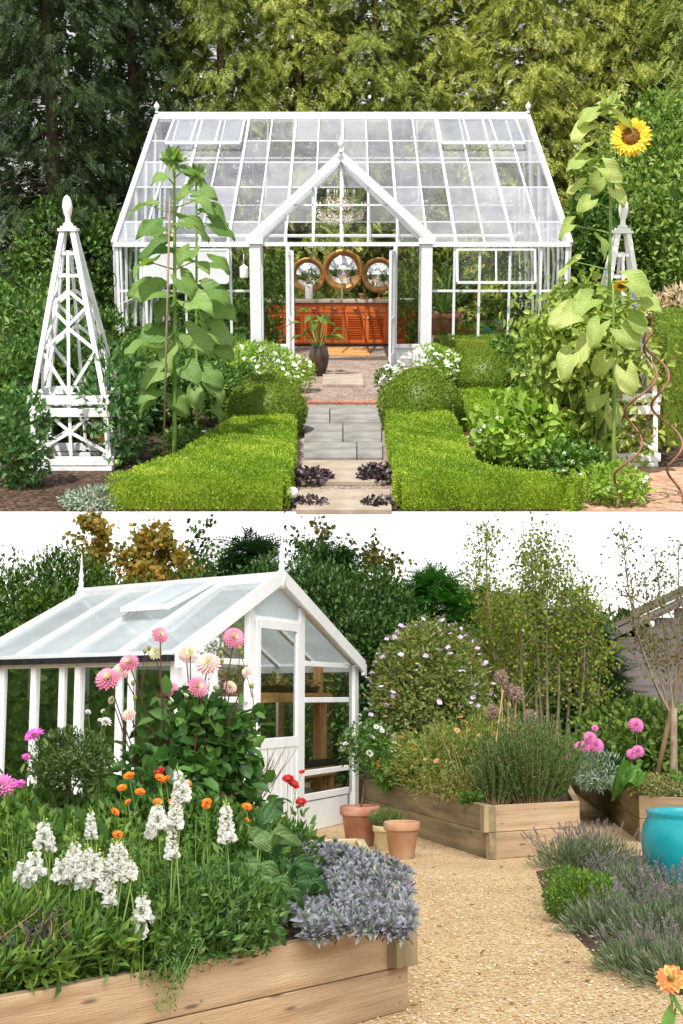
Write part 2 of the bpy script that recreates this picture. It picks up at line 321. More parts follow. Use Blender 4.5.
MT['gold'] = surf('gilt_wood', [(.3, (.30, .13, .035)), (.7, (.48, .25, .08))], 8, .35, .1, metallic=.3)
MT['brass'] = surf('aged_brass', [(.3, (.5, .38, .2)), (.7, (.62, .5, .3))], 8, .3, 0, metallic=.8)
MT['crystal'] = surf('crystal_drop', [(.3, (.55, .48, .37)), (.7, (.85, .82, .75))], 8, .12, 0, spec=.9)
MT['chrome'] = surf('chrome', [(.3, (.7, .7, .7)), (.7, (.8, .8, .8))], 8, .15, 0, metallic=1)
MT['ceramic'] = surf('white_ceramic', [(.3, (.7, .7, .68)), (.7, (.8, .8, .78))], 8, .25, 0)
MT['mat'] = surf('orange_coir', [(.3, (.42, .19, .06)), (.7, (.56, .29, .10))], 30, .95, .6, 200)
MT['darkpot'] = surf('dark_brown_glaze', [(.3, (.035, .02, .015)), (.7, (.08, .045, .03))], 6, .35, .1)
MT['roofing'] = surf('brown_roofing', [(.3, (.12, .10, .07)), (.7, (.2, .17, .12))], 8, .9, .3)
m, nt, out = base('mirror_glass'); nt.links.new(N(nt, 'ShaderNodeBsdfGlossy', i={'Color': (.9, .92, .92, 1), 'Roughness': .01}).outputs[0], out.inputs[0]); MT['mirror'] = m
MT['glass'] = glassm('window_glass', 0, refl=1)
MT['glassside'] = glassm('clear_window_glass', 0, refl=.45)
MT['glassroof'] = glassm('painted_sky_roof_glass', .34, (.76, .79, .90), refl=.8, nsc=1.6)  # lavender white coat painted in for the sky mirrored by the roof
MT['glassroof2'] = glassm('pale_painted_sky_glass', .70, (.80, .90, .97), refl=.8, nsc=2.6)  # blue white coat painted in as sky reflection on the small greenhouse
MT['glassventup'] = glassm('painted_sky_roof_vent_glass', .42, (.78, .80, .86), refl=.25)  # pale coat painted over panes that would otherwise mirror dark sky
MT['glassvent'] = glassm('painted_sky_vent_glass', .75, (.86, .88, .92))  # white coat painted in as sky mirrored by the propped window
MT['gravel'] = groundm('golden_gravel', [(.24, .15, .07), (.40, .27, .13), (.49, .35, .185), (.57, .44, .27), (.40, .24, .11), (.64, .54, .40)], 70, big=(1.1, (.86, .84, .8), (1.04, 1.02, 1.0)), bdist=.012)
MT['pinkgravel'] = groundm('pink_gravel', [(.14, .10, .085), (.25, .19, .155), (.36, .29, .245), (.19, .135, .115), (.45, .40, .36)], 34, big=(2, (.8, .78, .76), (1.05, 1, 1)))
MT['soil'] = groundm('dark_soil', [(.022, .014, .009), (.06, .036, .024), (.10, .062, .042), (.035, .022, .015), (.16, .10, .07)], 26, big=(1.5, (.7, .7, .7), (1.1, 1.1, 1.1)), bdist=.04)
MT['dust'] = groundm('dry_sandy_soil', [(.30, .17, .11), (.40, .25, .17), (.50, .34, .24)], 20, big=(1.2, (.85, .82, .8), (1.05, 1.05, 1.05)))
MT['compost'] = groundm('brown_compost', [(.03, .02, .012), (.07, .045, .03), (.11, .075, .05)], 45, bdist=.02)
L = MT
L['box'] = leafm('box_leaf', [(.11, .21, .012), (.22, .345, .022), (.38, .48, .05)], .35)
L['boxdark'] = leafm('dark_box_leaf', [(.07, .13, .012), (.14, .22, .02), (.24, .32, .035)], .3)
L['yew'] = leafm('yew_spray', [(.010, .026, .008), (.026, .052, .014), (.07, .11, .025)], .2, .5)
L['cyp'] = leafm('golden_cypress_spray', [(.07, .11, .02), (.22, .27, .045), (.48, .50, .10), (.72, .70, .26)], .3, .5)
L['cypmid'] = leafm('green_cypress_spray', [(.045, .085, .018), (.14, .20, .035), (.32, .38, .08), (.54, .56, .17)], .3, .5)
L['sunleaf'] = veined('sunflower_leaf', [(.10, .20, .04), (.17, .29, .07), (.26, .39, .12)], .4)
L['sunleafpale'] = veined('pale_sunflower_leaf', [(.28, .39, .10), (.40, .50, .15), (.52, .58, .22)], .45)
L['green'] = leafm('fresh_leaf', [(.025, .08, .012), (.08, .18, .024), (.18, .30, .05)], .35)
L['mid'] = leafm('mid_green_leaf', [(.03, .08, .014), (.075, .16, .025), (.15, .26, .045)], .3)
L['dark'] = leafm('dark_leaf', [(.02, .065, .018), (.065, .15, .035), (.15, .27, .06)], .3, .4)
L['bright'] = leafm('bright_shrub_leaf', [(.16, .29, .03), (.25, .40, .05), (.36, .50, .10)], .4)
L['lime'] = leafm('lime_vine_leaf', [(.20, .30, .05), (.33, .42, .09), (.46, .52, .16)], .45)
L['tomleaf'] = leafm('tomato_leaf', [(.04, .11, .03), (.08, .18, .05), (.13, .24, .07)], .35)
L['autumn'] = leafm('autumn_leaf', [(.16, .21, .04), (.36, .33, .06), (.55, .38, .07), (.55, .27, .06)], .45)
L['birch'] = leafm('birch_leaf', [(.12, .22, .035), (.27, .36, .06), (.46, .46, .10)], .5)
L['olive'] = leafm('olive_mix_leaf', [(.05, .09, .02), (.13, .17, .03), (.24, .23, .05), (.24, .12, .04)], .35)
L['rosemary'] = leafm('fine_green_leaf', [(.035, .10, .022), (.075, .17, .035), (.13, .25, .06)], .25)
L['lavleaf'] = leafm('lavender_leaf', [(.07, .11, .05), (.15, .20, .10), (.25, .29, .18)], .2)
L['lavflower'] = leafm('lavender_bloom', [(.18, .14, .15), (.26, .21, .26), (.30, .27, .22)], .2)
L['sage'] = leafm('purple_sage_leaf', [(.11, .12, .12), (.20, .195, .235), (.31, .30, .365), (.17, .24, .14)], .15, .7)
L['silver'] = leafm('silver_leaf', [(.16, .23, .15), (.26, .34, .26), (.38, .45, .38)], .15, .7)
L['heuch'] = leafm('dark_purple_leaf', [(.03, .015, .03), (.07, .04, .06), (.10, .09, .08)], .15)
L['rhub'] = veined('rhubarb_leaf', [(.08, .20, .03), (.12, .27, .045), (.17, .33, .07)], .35)
L['dahleaf'] = leafm('dahlia_leaf', [(.03, .085, .018), (.06, .15, .03), (.12, .24, .05)], .3, .4)
L['brownleaf'] = leafm('withered_leaf', [(.16, .09, .05), (.30, .17, .07), (.40, .28, .10)], .3)
L['yellowleaf'] = leafm('yellow_leaf', [(.45, .36, .05), (.6, .5, .1)], .4)
L['agave'] = leafm('striped_agave_leaf', [(.08, .17, .04), (.16, .26, .07), (.30, .36, .14)], .25)
def fl(name, *c): L[name] = leafm(name+'_petal', list(c), .3, .55, .25, tcol=(1, .9, .9))
fl('pinkp', (.72, .20, .36), (.86, .36, .50), (.92, .55, .62)); fl('palep', (.85, .50, .55), (.9, .68, .62), (.92, .82, .62))
fl('creamp', (.80, .78, .42), (.88, .86, .60)); fl('magenta', (.62, .05, .42), (.78, .15, .58), (.85, .30, .68))
fl('pinkbright', (.75, .13, .45), (.86, .28, .60), (.90, .42, .70)); fl('whitep', (.84, .84, .76), (.88, .88, .83), (.92, .92, .9)); L['snapp'] = leafm('snap_petal', [(.88, .88, .80), (.92, .92, .88)], .5, .6, .2, tcol=(1, 1, 1))
fl('orangep', (.75, .12, .012), (.85, .22, .02), (.9, .3, .03)); fl('redp', (.45, .01, .02), (.62, .03, .04))
fl('yellowp', (.80, .48, .02), (.90, .62, .04), (.92, .7, .08)); fl('lilacp', (.50, .34, .62), (.68, .52, .80), (.82, .70, .88))
fl('seedhead', (.26, .17, .13), (.42, .30, .24), (.55, .44, .36)); fl('budp', (.30, .36, .06), (.55, .50, .12))
fl('brownc', (.10, .04, .012), (.22, .09, .02), (.35, .17, .03)); fl('apricotp', (.80, .35, .16), (.88, .52, .28)); fl('bluep', (.03, .3, .5), (.05, .4, .6))
# ------------------------------------------------------------------ plant kit
def rdir(n, z=0.): v = rng.normal(size=(n, 3)); v[:, 2] += z; return unit(v)
def curve(a, b, bend=.1, n=6, sag=None):
    a = np.asarray(a, float); b = np.asarray(b, float); t = np.linspace(0, 1, n)[:, None]
    L_ = np.linalg.norm(b-a); off = rng.normal(size=3)*bend*L_; off[2] = sag*L_ if sag is not None else off[2]*.3
    return a+(b-a)*t+off*(t*(1-t)*2.2)
def spray_t(k=9, droop=.25, w=.10):
    """flat feathery spray: axis along x, side leaflets, length about 1"""
    V = []; F = []; tv = []
    def rh(c, t, L_, W_):
        t = unit(t); s_ = unit(np.cross(t, [0, 0, 1.])); b = len(V)
        V.extend([c, c+t*L_*.5+s_*W_*.5, c+t*L_, c+t*L_*.5-s_*W_*.5]); F.append([b, b+1, b+2, b+3])
    for i in range(k):
        x = (i+.5)/k; c = arr(x, 0, -droop*x*x)
        for sg in (-1, 1):
            rh(c, arr(.75, sg*.9, -.25*rng.random()), .42*(1-x*.6), w*1.2); tv.append(rng.random())
    rh(arr(.55, 0, -droop*.3), arr(1, 0, -droop*1.6), .5, w); tv.append(.5)
    return np.array(V), np.array(F), np.array(tv)
SPR = spray_t(8, .35, .05); SPR2 = spray_t(5, .35, .2)
def conifer(fr, loc, h, rad, m, name='conifer', label='', cat='tree', nb=150, per=9, size=.42, group=None, trunkm='bark', droop=.35, base_z=.04, colsh=.75, hang=.5):
    t = thing(name, label, cat, loc, fr, group); loc = np.asarray(loc, float)
    tb = MB(); tb.tube(curve(loc, loc+arr(0, 0, h*.95), .01, 8), np.linspace(.035*h*.5+.05, .012, 8), 8)
    mb = MB(); P = []; D = []
    for i in range(nb):
        f = (i+rng.random())/nb; z = h*(base_z+(.97-base_z)*f); a = rng.random()*2*PI
        r = rad*min(1, (1-f)**colsh*1.25)*(.65+.5*rng.random()); d = arr(math.cos(a), math.sin(a), 0)
        e = loc+d*r+arr(0, 0, z-droop*r+.12*r); s_ = loc+arr(0, 0, z)
        C = curve(s_, e, .05, 6, sag=.12)
        if i % 2 == 0: tb.tube(C[:5], np.linspace(.025*(1-f)+.008, .004, 5), 4, cap=False)
        for k in range(per):
            u = .3+.7*rng.random()**.6; p = s_+(e-s_)*u+arr(0, 0, .25*r*u*(1-u)); q = rng.normal(size=3)*.5; q[2] *= .4
            P.append(p+rng.normal(size=3)*[.12, .12, .08]*rad*.6); D.append(d*.9+q+arr(0, 0, -hang))
    sz = size*(.7+.6*rng.random(len(P))); sz *= 1
    mb.inst(SPR[0], SPR[1], P, np.array(D), sz, tvar=SPR[2], up=unit(rng.normal(size=(len(P), 3))*.35+[0, 0, 1]))
    mb.build('foliage', L[m], t); tb.build('trunk', L[trunkm], t, bevel=0)
    return t
def clouds(mb, c, r, n, LL, WW, nc=30, spread=.33, mat=0, shell=.55, up=.3, zmin=None, hexa=False, fold=.25):
    """leaves in loose clumps filling an ellipsoid; returns clump centres"""
    c = np.asarray(c, float); r = np.broadcast_to(np.asarray(r, float), (3,))
    d = rdir(nc); cc = d*(shell+(1-shell)*rng.random((nc, 1))**.6); w = rng.random(nc)+.4; w /= w.sum()
    idx = rng.choice(nc, n, p=w); off = rng.normal(size=(n, 3))*spread
    Pn = cc[idx]+off*(.6+.8*rng.random((nc, 1)))[idx]; l = np.linalg.norm(Pn, axis=1, keepdims=True); Pn = np.where(l > 1.12, Pn/l*1.12*(.9+.15*rng.random((n, 1))), Pn)
    P = c+Pn*r
    if zmin is not None: P = P[P[:, 2] > zmin]; Pn = (P-c)/r
    T = unit(Pn)*.6+rng.normal(size=(len(P), 3))*.55+[0, 0, up]
    nh = unit(Pn)+rng.normal(size=(len(P), 3))*.5+[0, 0, .6]
    s_ = (.65+.7*rng.random(len(P)))
    cv = rng.random(nc)
    var = None
    mb.leaves(P, T, LL*s_, WW*s_, mat, nh, fold, var, hexa)
    return c+cc*r
def bush(fr, name, label, cat, loc, rx, h, n, LL, WW, m, nc=26, ry=None, stemm='bark', group=None, up=.3, spread=.3, hexa=False, lift=.0, stems=8, shell=.55, sr=.008, fold=.25):
    loc = np.asarray(loc, float); ry = ry or rx; t = thing(name, label, cat, loc, fr, group); mb = MB()
    cc = clouds(mb, loc+arr(0, 0, lift+(h-lift)*.5), (rx, ry, (h-lift)*.5), n, LL, WW, nc, spread, 0, shell, up, loc[2]+.01, hexa, fold)
    mb.build('foliage', L[m], t)
    if stems:
        sb = MB()
        for k in range(stems): sb.tube(curve(loc+arr(*(rng.normal(size=2)*.05*rx), 0), cc[rng.integers(len(cc))], .08, 5), np.linspace(sr, sr*.4, 5), 5, cap=False)
        sb.build('stem', L[stemm], t)
    t['_cc'] = 0; del t['_cc']
    return t, cc
def boxhedge(fr, label, poly, z0, h, m='box', dens=3600, LL=.030, name='box_hedge', cat='hedge', rough=.034, group=None):
    """clipped hedge over a ground polygon: solid core of wood and leaf plus a skin of small leaves"""
    P = np.array([p[:2] for p in poly]); k = len(P); c = P.mean(0); org = arr(c[0], c[1], z0)
    area = 0.5*np.sum(P[:, 0]*np.roll(P[:, 1], -1)-np.roll(P[:, 0], -1)*P[:, 1])
    if area < 0: P = P[::-1]; area = -area
    cI = P.mean(0); PI_ = P+unit(cI-P)*.05; mb = MB(); mb.ngon([[x, y, z0] for x, y in PI_], h-.065)
    zz = rng.random((int(dens*area*.5), 2)); mb_c = None
    def inside(q):
        s_ = np.zeros(len(q), bool)
        for i in range(k):
            a, b = P[i], P[(i+1) % k]; cnd = ((a[1] > q[:, 1]) != (b[1] > q[:, 1])) & (q[:, 0] < (b[0]-a[0])*(q[:, 1]-a[1])/(b[1]-a[1]+1e-12)+a[0]); s_ ^= cnd
        return s_
    lo, hi = P.min(0), P.max(0); n = int(dens*np.prod(hi-lo)); q = lo+(hi-lo)*rng.random((n, 2)); q = q[inside(q)]
    bump = .5*rough*(np.sin(q[:, 0]*7)+np.sin(q[:, 1]*9+1)+np.sin(q[:, 0]*17+q[:, 1]*13))
    C = [np.column_stack([q, np.full(len(q), z0+h-.03)+bump+rng.random(len(q))*.035])]; NN = [np.tile([0, 0, 1.], (len(q), 1))]
    for i in range(k):
        a, b = P[i], P[(i+1) % k]; l = np.linalg.norm(b-a); e = (b-a)/l; nn = arr(e[1], -e[0], 0); n = int(dens*l*h)
        u = rng.random(n)*l; z = z0+rng.random(n)*h; of = rng.random(n)*.045+rough*np.sin(u*9+z*7)-.01
        z = np.minimum(z, z0+h-.01*rng.random(n))
        C.append(np.column_stack([a+np.outer(u, e)+np.outer(of, nn[:2]), z])); NN.append(np.tile(nn, (n, 1)))
    C = np.vstack(C); NN = np.vstack(NN); T = NN*.75+rng.normal(size=C.shape)*.6+[0, 0, .35]
    pv = .5+.28*np.sin(C[:, 0]*3.1+1)*np.sin(C[:, 1]*2.7)+.16*np.sin(C[:, 0]*11+C[:, 1]*8)+.5*(rng.random(len(C))-.5)
    mb.leaves(C, T, LL*(.6+.9*rng.random(len(C))), LL*.55, 0, NN+rng.normal(size=C.shape)*.5, var=np.clip(pv, 0, 1))
    o = mb.build(name, L[m], frame=fr, org=org); return tag(o, label, cat, group)
def boxball(fr, label, c, r, m='boxdark', dens=3400, LL=.03, group='clipped box balls', flat=.92):
    c = np.asarray(c, float); mb = MB(); mb.blob(c, (r*.96, r*.96, r*.96*flat), noise=.012, var=.4)
    n = int(dens*4*PI*r*r); d = rdir(n); k = 1+.02*(np.sin(d[:, 0]*5+1)+np.sin(d[:, 1]*6)+np.sin(d[:, 2]*7))
    C = c+d*(r*k*(.955+.06*rng.random(n)))[:, None]*[1, 1, flat]; C = C[C[:, 2] > 0]; d = unit(C-c)
    mb.leaves(C, d*.75+rng.normal(size=C.shape)*.55+[0, 0, .3], LL*(.7+.6*rng.random(len(C))), LL*.55, 0, d+rng.normal(size=C.shape)*.5)
    o = mb.build('box_ball', L[m], frame=fr, org=(c[0], c[1], 0)); return tag(o, label, 'box ball', group)
def bigleaf(mb, p, d, LL, WW, droop=.6, mat=0, ns=8, nw=4, heart=.14, wav=.05, up=None, cup=.12):
    """heart shaped blade from petiole end p, heading d, curving down"""
    d = unit(d); s_ = unit(np.cross(d, [0, 0, 1.])) if up is None else unit(np.cross(d, up)); u = np.cross(s_, d); V = []; ph = rng.random()*6
    x = 0; z = 0; ang = 0
    cx = []
    for i in range(ns+1):
        f = i/ns; cx.append((x, z)); ang = droop*f*1.5; x += math.cos(ang)/ns; z -= math.sin(ang)/ns
    for i in range(ns+1):
        f = i/ns; w = (math.sin(PI*min(1, (f+.10)/1.10)**.72))**.8 if f < 1 else 0.0
        for j in range(-nw, nw+1):
            g = j/nw; fx = cx[i][0]-heart*abs(g)*(1-f)**3*1.6
            y = g*w*.5
            zz = cx[i][1]+cup*abs(g)**1.4*w-.10*g*g*f+wav*math.sin(f*9+ph+g*4)*abs(g)
            V.append(np.asarray(p)+d*fx*LL+s_*y*WW+u*zz*LL)
    k = 2*nw+1; F = np.array([[i*k+j, (i+1)*k+j, (i+1)*k+j+1, i*k+j+1] for i in range(ns) for j in range(k-1)])
    mb.add(np.array(V), F, mat, True, var=rng.random(), tex=np.array([[i/ns, j/nw, 0] for i in range(ns+1) for j in range(-nw, nw+1)]))
def pompon(r=.05, n=90, mats=1, cup=.35, inner=.35, cone=.95):
    mb = MB(); i = np.arange(n); f = (i+.5)/n; th = cone*PI*.62*f**.6; a = i*2.39996
    d = np.stack([np.sin(th)*np.cos(a), np.sin(th)*np.sin(a), np.cos(th)], 1)
    P = d*r*.45*np.clip(th, .2, 1)[:, None]; LL = r*(.45+.45*f); v = 1-f*.9
    nin = int(n*inner*.5)
    mb.leaves(P[nin:], d[nin:]+[0, 0, .15], LL[nin:], LL[nin:]*.62, 0, d[nin:]*0+[0, 0, 1.], cup, np.clip(v[nin:]+rng.normal(size=n-nin)*.12, 0, 1))
    if nin: mb.leaves(P[:nin], d[:nin], LL[:nin], LL[:nin]*.6, 1, d[:nin]*0+[0, 0, 1.], cup)
    return mb
def daisy(r=.04, n=14, w=.45, cr=.3, tilt=.12, rows=1):
    mb = MB()
    for q in range(rows):
        a = np.arange(n)*2*PI/n+q*.2; d = np.stack([np.cos(a), np.sin(a), np.full(n, tilt+q*.35)], 1)
        mb.leaves(d*r*cr*.6*[1, 1, 0], d+rng.normal(size=d.shape)*.06, r*(.85-.15*q), r*w, 0, np.tile([0, 0, 1.], (n, 1)), .15, hexa=True)
    mb.blob((0, 0, r*.03), (r*cr, r*cr, r*cr*.5), 10, 6, .02, 1)
    return mb
FLW = {}
FLW['dahlia_pink'] = tmpl('dahlia_bloom', pompon(.075, 110), [L['pinkp'], L['creamp']])
FLW['dahlia_pale'] = tmpl('dahlia_bloom', pompon(.065, 90), [L['palep'], L['creamp']])
FLW['dahlia_cream'] = tmpl('dahlia_bloom', pompon(.055, 80), [L['creamp'], L['creamp']])
FLW['pompon_mag'] = tmpl('pompon_bloom', pompon(.06, 90, inner=.1), [L['pinkbright'], L['magenta']])
FLW['cosmos'] = tmpl('open_bloom', daisy(.055, 14, .4, .26, rows=2), [L['magenta'], L['brownc']])
FLW['orange'] = tmpl('orange_bloom', daisy(.042, 13, .5, .25, .25, 2), [L['orangep'], L['brownc']])
FLW['red'] = tmpl('red_bloom', daisy(.035, 14, .5, .3, .2, 2), [L['redp'], L['brownc']])
FLW['rust'] = tmpl('rust_bloom', daisy(.032, 13, .5, .35, .1, 2), [L['apricotp'], L['brownc']])
FLW['white5'] = tmpl('white_bloom', daisy(.032, 5, .8, .15, .3), [L['whitep'], L['creamp']])
FLW['whiterose'] = tmpl('rose_bloom', pompon(.03, 36), [L['whitep'], L['creamp']])
FLW['lilac'] = tmpl('lilac_bloom', daisy(.035, 4, 1., .1, .5), [L['lilacp'], L['lilacp']])
FLW['bud'] = tmpl('flower_bud', MB().blob((0, 0, .012), (.013, .013, .016), 8, 6, .03), [L['budp']])
_m = MB(); _m.blob((0, 0, 0), .014, 8, 6, .05)
_n = 170; _d = rdir(_n); _m.leaves(_d*.014, _d, .036, .009, 0); _m.leaves(_d*.042, _d+rng.normal(size=(_n, 3))*.8, .013, .010, 0)
FLW['allium'] = tmpl('seed_head', _m, [L['seedhead']])
_m = daisy(.165, 26, .32, .52, .05, 2); _d = rdir(200); _d[:, 2] = abs(_d[:, 2])*.4; _m.leaves(_d*.075, _d+[0, 0, .4], .03, .012, 1)
FLW['sunflower'] = tmpl('flower_head', _m, [L['yellowp'], L['brownc']])
def snapspike(h=.20, n=26, mname='whitep', rad=.032):
    mb = MB(); mb.tube([[0, 0, -h*.3], [0, 0, h]], [.004, .002], 5, mat=1)
    for i in range(n):
        f = i/n; z = h*f*.92; a = i*2.4; sc = (1-.55*f); c = arr(math.cos(a)*rad*.55*sc, math.sin(a)*rad*.55*sc, z); d = unit(arr(math.cos(a), math.sin(a), .15))
        m_ = 2 if f > .82 else 0
        k = 7 if m_ == 0 else 3; q = rng.normal(size=(k, 3))*.6+d
        mb.leaves(np.tile(c, (k, 1)), q, .033*sc*(1 if m_ == 0 else .6), .031*sc*(1 if m_ == 0 else .5), m_, None, .2, hexa=True)
    return mb
FLW['snap'] = tmpl('flower_spike', snapspike(), [L['snapp'], L['stemgreen'], L['budp']])
FLW['snapshort'] = tmpl('flower_spike', snapspike(.12, 14), [L['snapp'], L['stemgreen'], L['budp']])
def lavspike():
    mb = MB(); mb.tube([[0, 0, 0], [0.01, 0, .2], [0, 0, .36]], [.0022, .002, .0016], 4, mat=1)
    for k in range(7):
        z = .29+k*.013; q = rdir(6); q[:, 2] = abs(q[:, 2])+.6; mb.leaves(np.tile([0, 0, z], (6, 1)), q, .017, .009, 0)
    return mb
LAV = tmpl('flower_spike', lavspike(), [L['lavflower'], L['lavleaf']])
def stemto(mb, a, b, r=.004, bend=.05, mat=0): mb.tube(curve(a, b, bend, 6), np.linspace(r, r*.6, 6), 5, mat, cap=False)
def pot(fr, label, loc, r, h, m='terra', group=None, name='terracotta_pot', cat='plant pot', prof=None):
    loc = np.asarray(loc, float); t = thing(name, label, cat, loc, fr, group)
    pr = prof or [(r*.66, 0), (r*.68, .004), (r*.9, h*.74), (r*.94, h*.76), (r*1.0, h*.77), (r*1.02, h*.80), (r*1.02, h*.97), (r*.99, h), (r*.90, h), (r*.88, h*.96), (r*.86, h*.86)]
    MB().lathe(loc, pr, 28).build('body', L[m], t)
    z = pr[-1]; MB().lathe(loc, [(z[0]-.004, z[1]), (z[0]*.5, z[1]+.01), (.002, z[1]+.012)], 20).build('soil', L['compost'], t)
    return t
# =================================================================== UPPER GARDEN
F = UP
L['shrubr'] = leafm('varied_shrub_leaf', [(.03, .08, .015), (.10, .20, .03), (.22, .34, .06), (.34, .44, .12)], .4)  # greens from dark to pale, varying leaf by leaf
L['potpink'] = leafm('pinkish_leaf', [(.35, .2, .12), (.6, .42, .32), (.7, .58, .46), (.3, .3, .12)], .4)
Y0 = F.g(341, 511.6)[1]                        # front edge of the upper garden's ground
def st(name, P, m, z=0., kind='structure', fr=UP):
    mb = MB(); P = [[p[0], p[1], z] for p in P]; mb.sheet(P); o = mb.build(name, L[m], frame=fr, org=(0, 0, 0)); o['kind'] = kind; return o
st('ground', [(-30, Y0), (30, Y0), (30, 70), (-30, 70)], 'soil')
gx = lambda px, py: F.g(px, py)[:2]
st('gravel_path', [(gx(292, 511)[0], Y0+.004), (gx(392, 511)[0], Y0+.004), gx(392, 440), gx(400, 385), gx(470, 352), (4.5, 32.), (-4.5, 32.), gx(215, 352), gx(285, 385), gx(290, 440)], 'pinkgravel', .004)
st('bare_soil', [(gx(560, 511)[0], Y0+.004), (14, Y0+.004), (14, F.g(650, 462)[1]), gx(585, 468)], 'dust', .004)
# paving
def slab(name, label, px, z0=.004, h=.05, m='slab', group=None, cat='paving slab', bev=.006):
    P = [F.g(x, y, z0+h) for x, y in px]; P = [[p[0], p[1], z0] for p in P]
    mb = MB(); mb.ngon(P, h); o = mb.build(name, L[m], frame=UP, bevel=bev); return tag(o, label, cat, group)
rows = [(406, 422, [305, 330, 381], ''), (423, 441, [304, 343, 382], ''), (442, 457, [303, 357, 383], '')]
wh = ['back', 'middle', 'front']
for k, (y0, y1, xs, _) in enumerate(rows):
    for j in range(2):
        slab('paving_slab', f"grey {'narrow' if xs[j+1]-xs[j] < 38 else 'wide'} slab, {['left', 'right'][j]} one in the {wh[k]} row of the paved path", [(xs[j]+.5, y1), (xs[j+1]-.5, y1), (xs[j+1]-.6, y0), (xs[j]+.4, y0)], group='grey paving slabs of the path')
slab('stepping_stone', 'rectangular stone set in gravel in front of the box hedges, behind the nearest stone', [(300, 481), (386, 481), (384, 460), (302, 460)], m='slabwarm', group='stepping stones', cat='stepping stone')
slab('stepping_stone', 'nearest sandstone stepping stone at the front edge of the gravel path', [(296, 509), (392, 509), (390, 489), (299, 489)], m='slabwarm', group='stepping stones', cat='stepping stone')
slab('stepping_stone', 'pale stepping stone lying alone in the gravel just inside the greenhouse doors', [(322, 384), (364, 384), (363, 374), (323, 374)], m='slabwarm', group='stepping stones', cat='stepping stone')
slab('doormat', 'orange brown doormat lying before the wooden cabinet', [(327, 355), (370, 355), (369, 347), (328, 347)], .006, .02, 'mat', cat='doormat', bev=0)
t = thing('brick_edging', 'row of small red bricks edging the grey paved path', 'brick edging', F.g(343, 403), F)
for i in range(13):
    a = F.g(306+i*5.9, 405); mb = MB(); mb.obox(a+[.035, .07, .03], np.eye(3), (.041, .05, .020)); mb.build('brick', L['brick'], t, bevel=.006)
# ---------------------------------------------------------------- the large greenhouse
G = thing('victorian_greenhouse', 'large white victorian greenhouse with a pointed central porch and roof panes with sky reflection painted in', 'greenhouse', F.g(341, 366), F)
YP = F.g(341, 366)[1]; YE = YP+1.15; YR = YE+4.4; YB = YE+8.6
q = F.q
def bm(mb, a, b, w=.06, h=.06, up=(0, -1, 0), ext=0.): mb.beam(a, b, w, h, up, 0, ext)
EL, ER = q(114, 243, YE), q(570, 243, YE); ze = (EL[2]+ER[2])/2; EL[2] = ER[2] = ze
RL, RR = q(157, 117, YR), q(528, 117, YR); zr = (RL[2]+RR[2])/2; RL[2] = RR[2] = zr
cx_ = (EL[0]+ER[0])/2; hw = (ER[0]-EL[0])/2; hr = (RR[0]-RL[0])/2; rc = (RL[0]+RR[0])/2
BL_, BR_ = arr(EL[0]+.0, YB, ze), arr(ER[0], YB, ze)
def roofp(u, v, back=False):       # u 0..1 along, v 0 eave .. 1 ridge
    a = (BL_ if back else EL); b = (BR_ if back else ER); e = a+(b-a)*u; r = RL+(RR-RL)*u; return e+(r-e)*v
# roof frame
mb = MB(); bm(mb, RL, RR, .11, .10, (0, 0, 1), .04); bm(mb, RL+[0, 0, .07], RR+[0, 0, .07], .03, .07, (0, 0, 1))
bm(mb, EL+[0, 0, -.03], q(252, 243, YE)*[1, 1, 0]+[0, 0, ze-.03], .12, .09, (0, 0, 1)); bm(mb, q(432, 243, YE)*[1, 1, 0]+[0, 0, ze-.03], ER+[0, 0, -.03], .12, .09, (0, 0, 1))
bm(mb, BL_, BR_, .1, .08, (0, 0, 1))
for e, r in ((EL, RL), (ER, RR), (BL_, RL), (BR_, RR)): bm(mb, e, r, .10, .10, (0, 0, 1), .03)
bm(mb, EL, BL_, .09, .09, (0, 0, 1)); bm(mb, ER, BR_, .09, .09, (0, 0, 1))
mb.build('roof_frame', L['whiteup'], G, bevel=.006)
NB = 16
mb = MB()
for back in (False, True):
    n_ = NB if not back else 12
    for i in range(1, n_):
        bm(mb, roofp(i/n_, 0, back), roofp(i/n_, 1, back), .030 if i % 2 else .05, .05, (0, 0, 1))
    for v in (.16, .42, .62, .80) if not back else (.3, .7): bm(mb, roofp(0, v, back)-[0, 0, .03], roofp(1, v, back)-[0, 0, .03], .028, .028, (0, 0, 1))
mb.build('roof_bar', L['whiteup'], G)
# inner structure: tie rods and purlins
mb = MB()
for i in range(5):
    u = .1+.2*i; a, b = roofp(u, .35)-[0, 0, .12], roofp(u, .35, True)-[0, 0, .12]; bm(mb, a, b, .04, .05, (0, 0, 1)); bm(mb, (a+b)/2, roofp(u, 1), .03, .03); bm(mb, roofp(u, 0), roofp(u, 0)*[1, 1, 0]+[0, 5, zr*.45], .04, .04)
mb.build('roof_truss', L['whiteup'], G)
mb = MB()
R_ = [0, .16, .42, .62, .80, 1]
for (a, b, c, d) in [((i/NB, R_[j]), ((i+1)/NB, R_[j]), ((i+1)/NB, R_[j+1]), (i/NB, R_[j+1])) for i in range(NB) for j in range(5)]:
    mc = roofp((a[0]+c[0])/2, (a[1]+c[1])/2); pw = F.q(427, 243, YP)[0]-F.q(341, 243, YP)[0]; pz0, pz1 = F.q(340, 243, YP)[2], F.q(340, 156, YP)[2]
    if abs(mc[0]-F.q(341, 243, YP)[0]) < pw*(1-(mc[2]-pz0)/(pz1-pz0))*.95: continue      # the porch opens into the house here
    mb.sheet([roofp(*a)-[0, 0, .02], roofp(*b)-[0, 0, .02], roofp(*c)-[0, 0, .02], roofp(*d)-[0, 0, .02]])
mb.build('roof_glass', L['glassroof'], G)
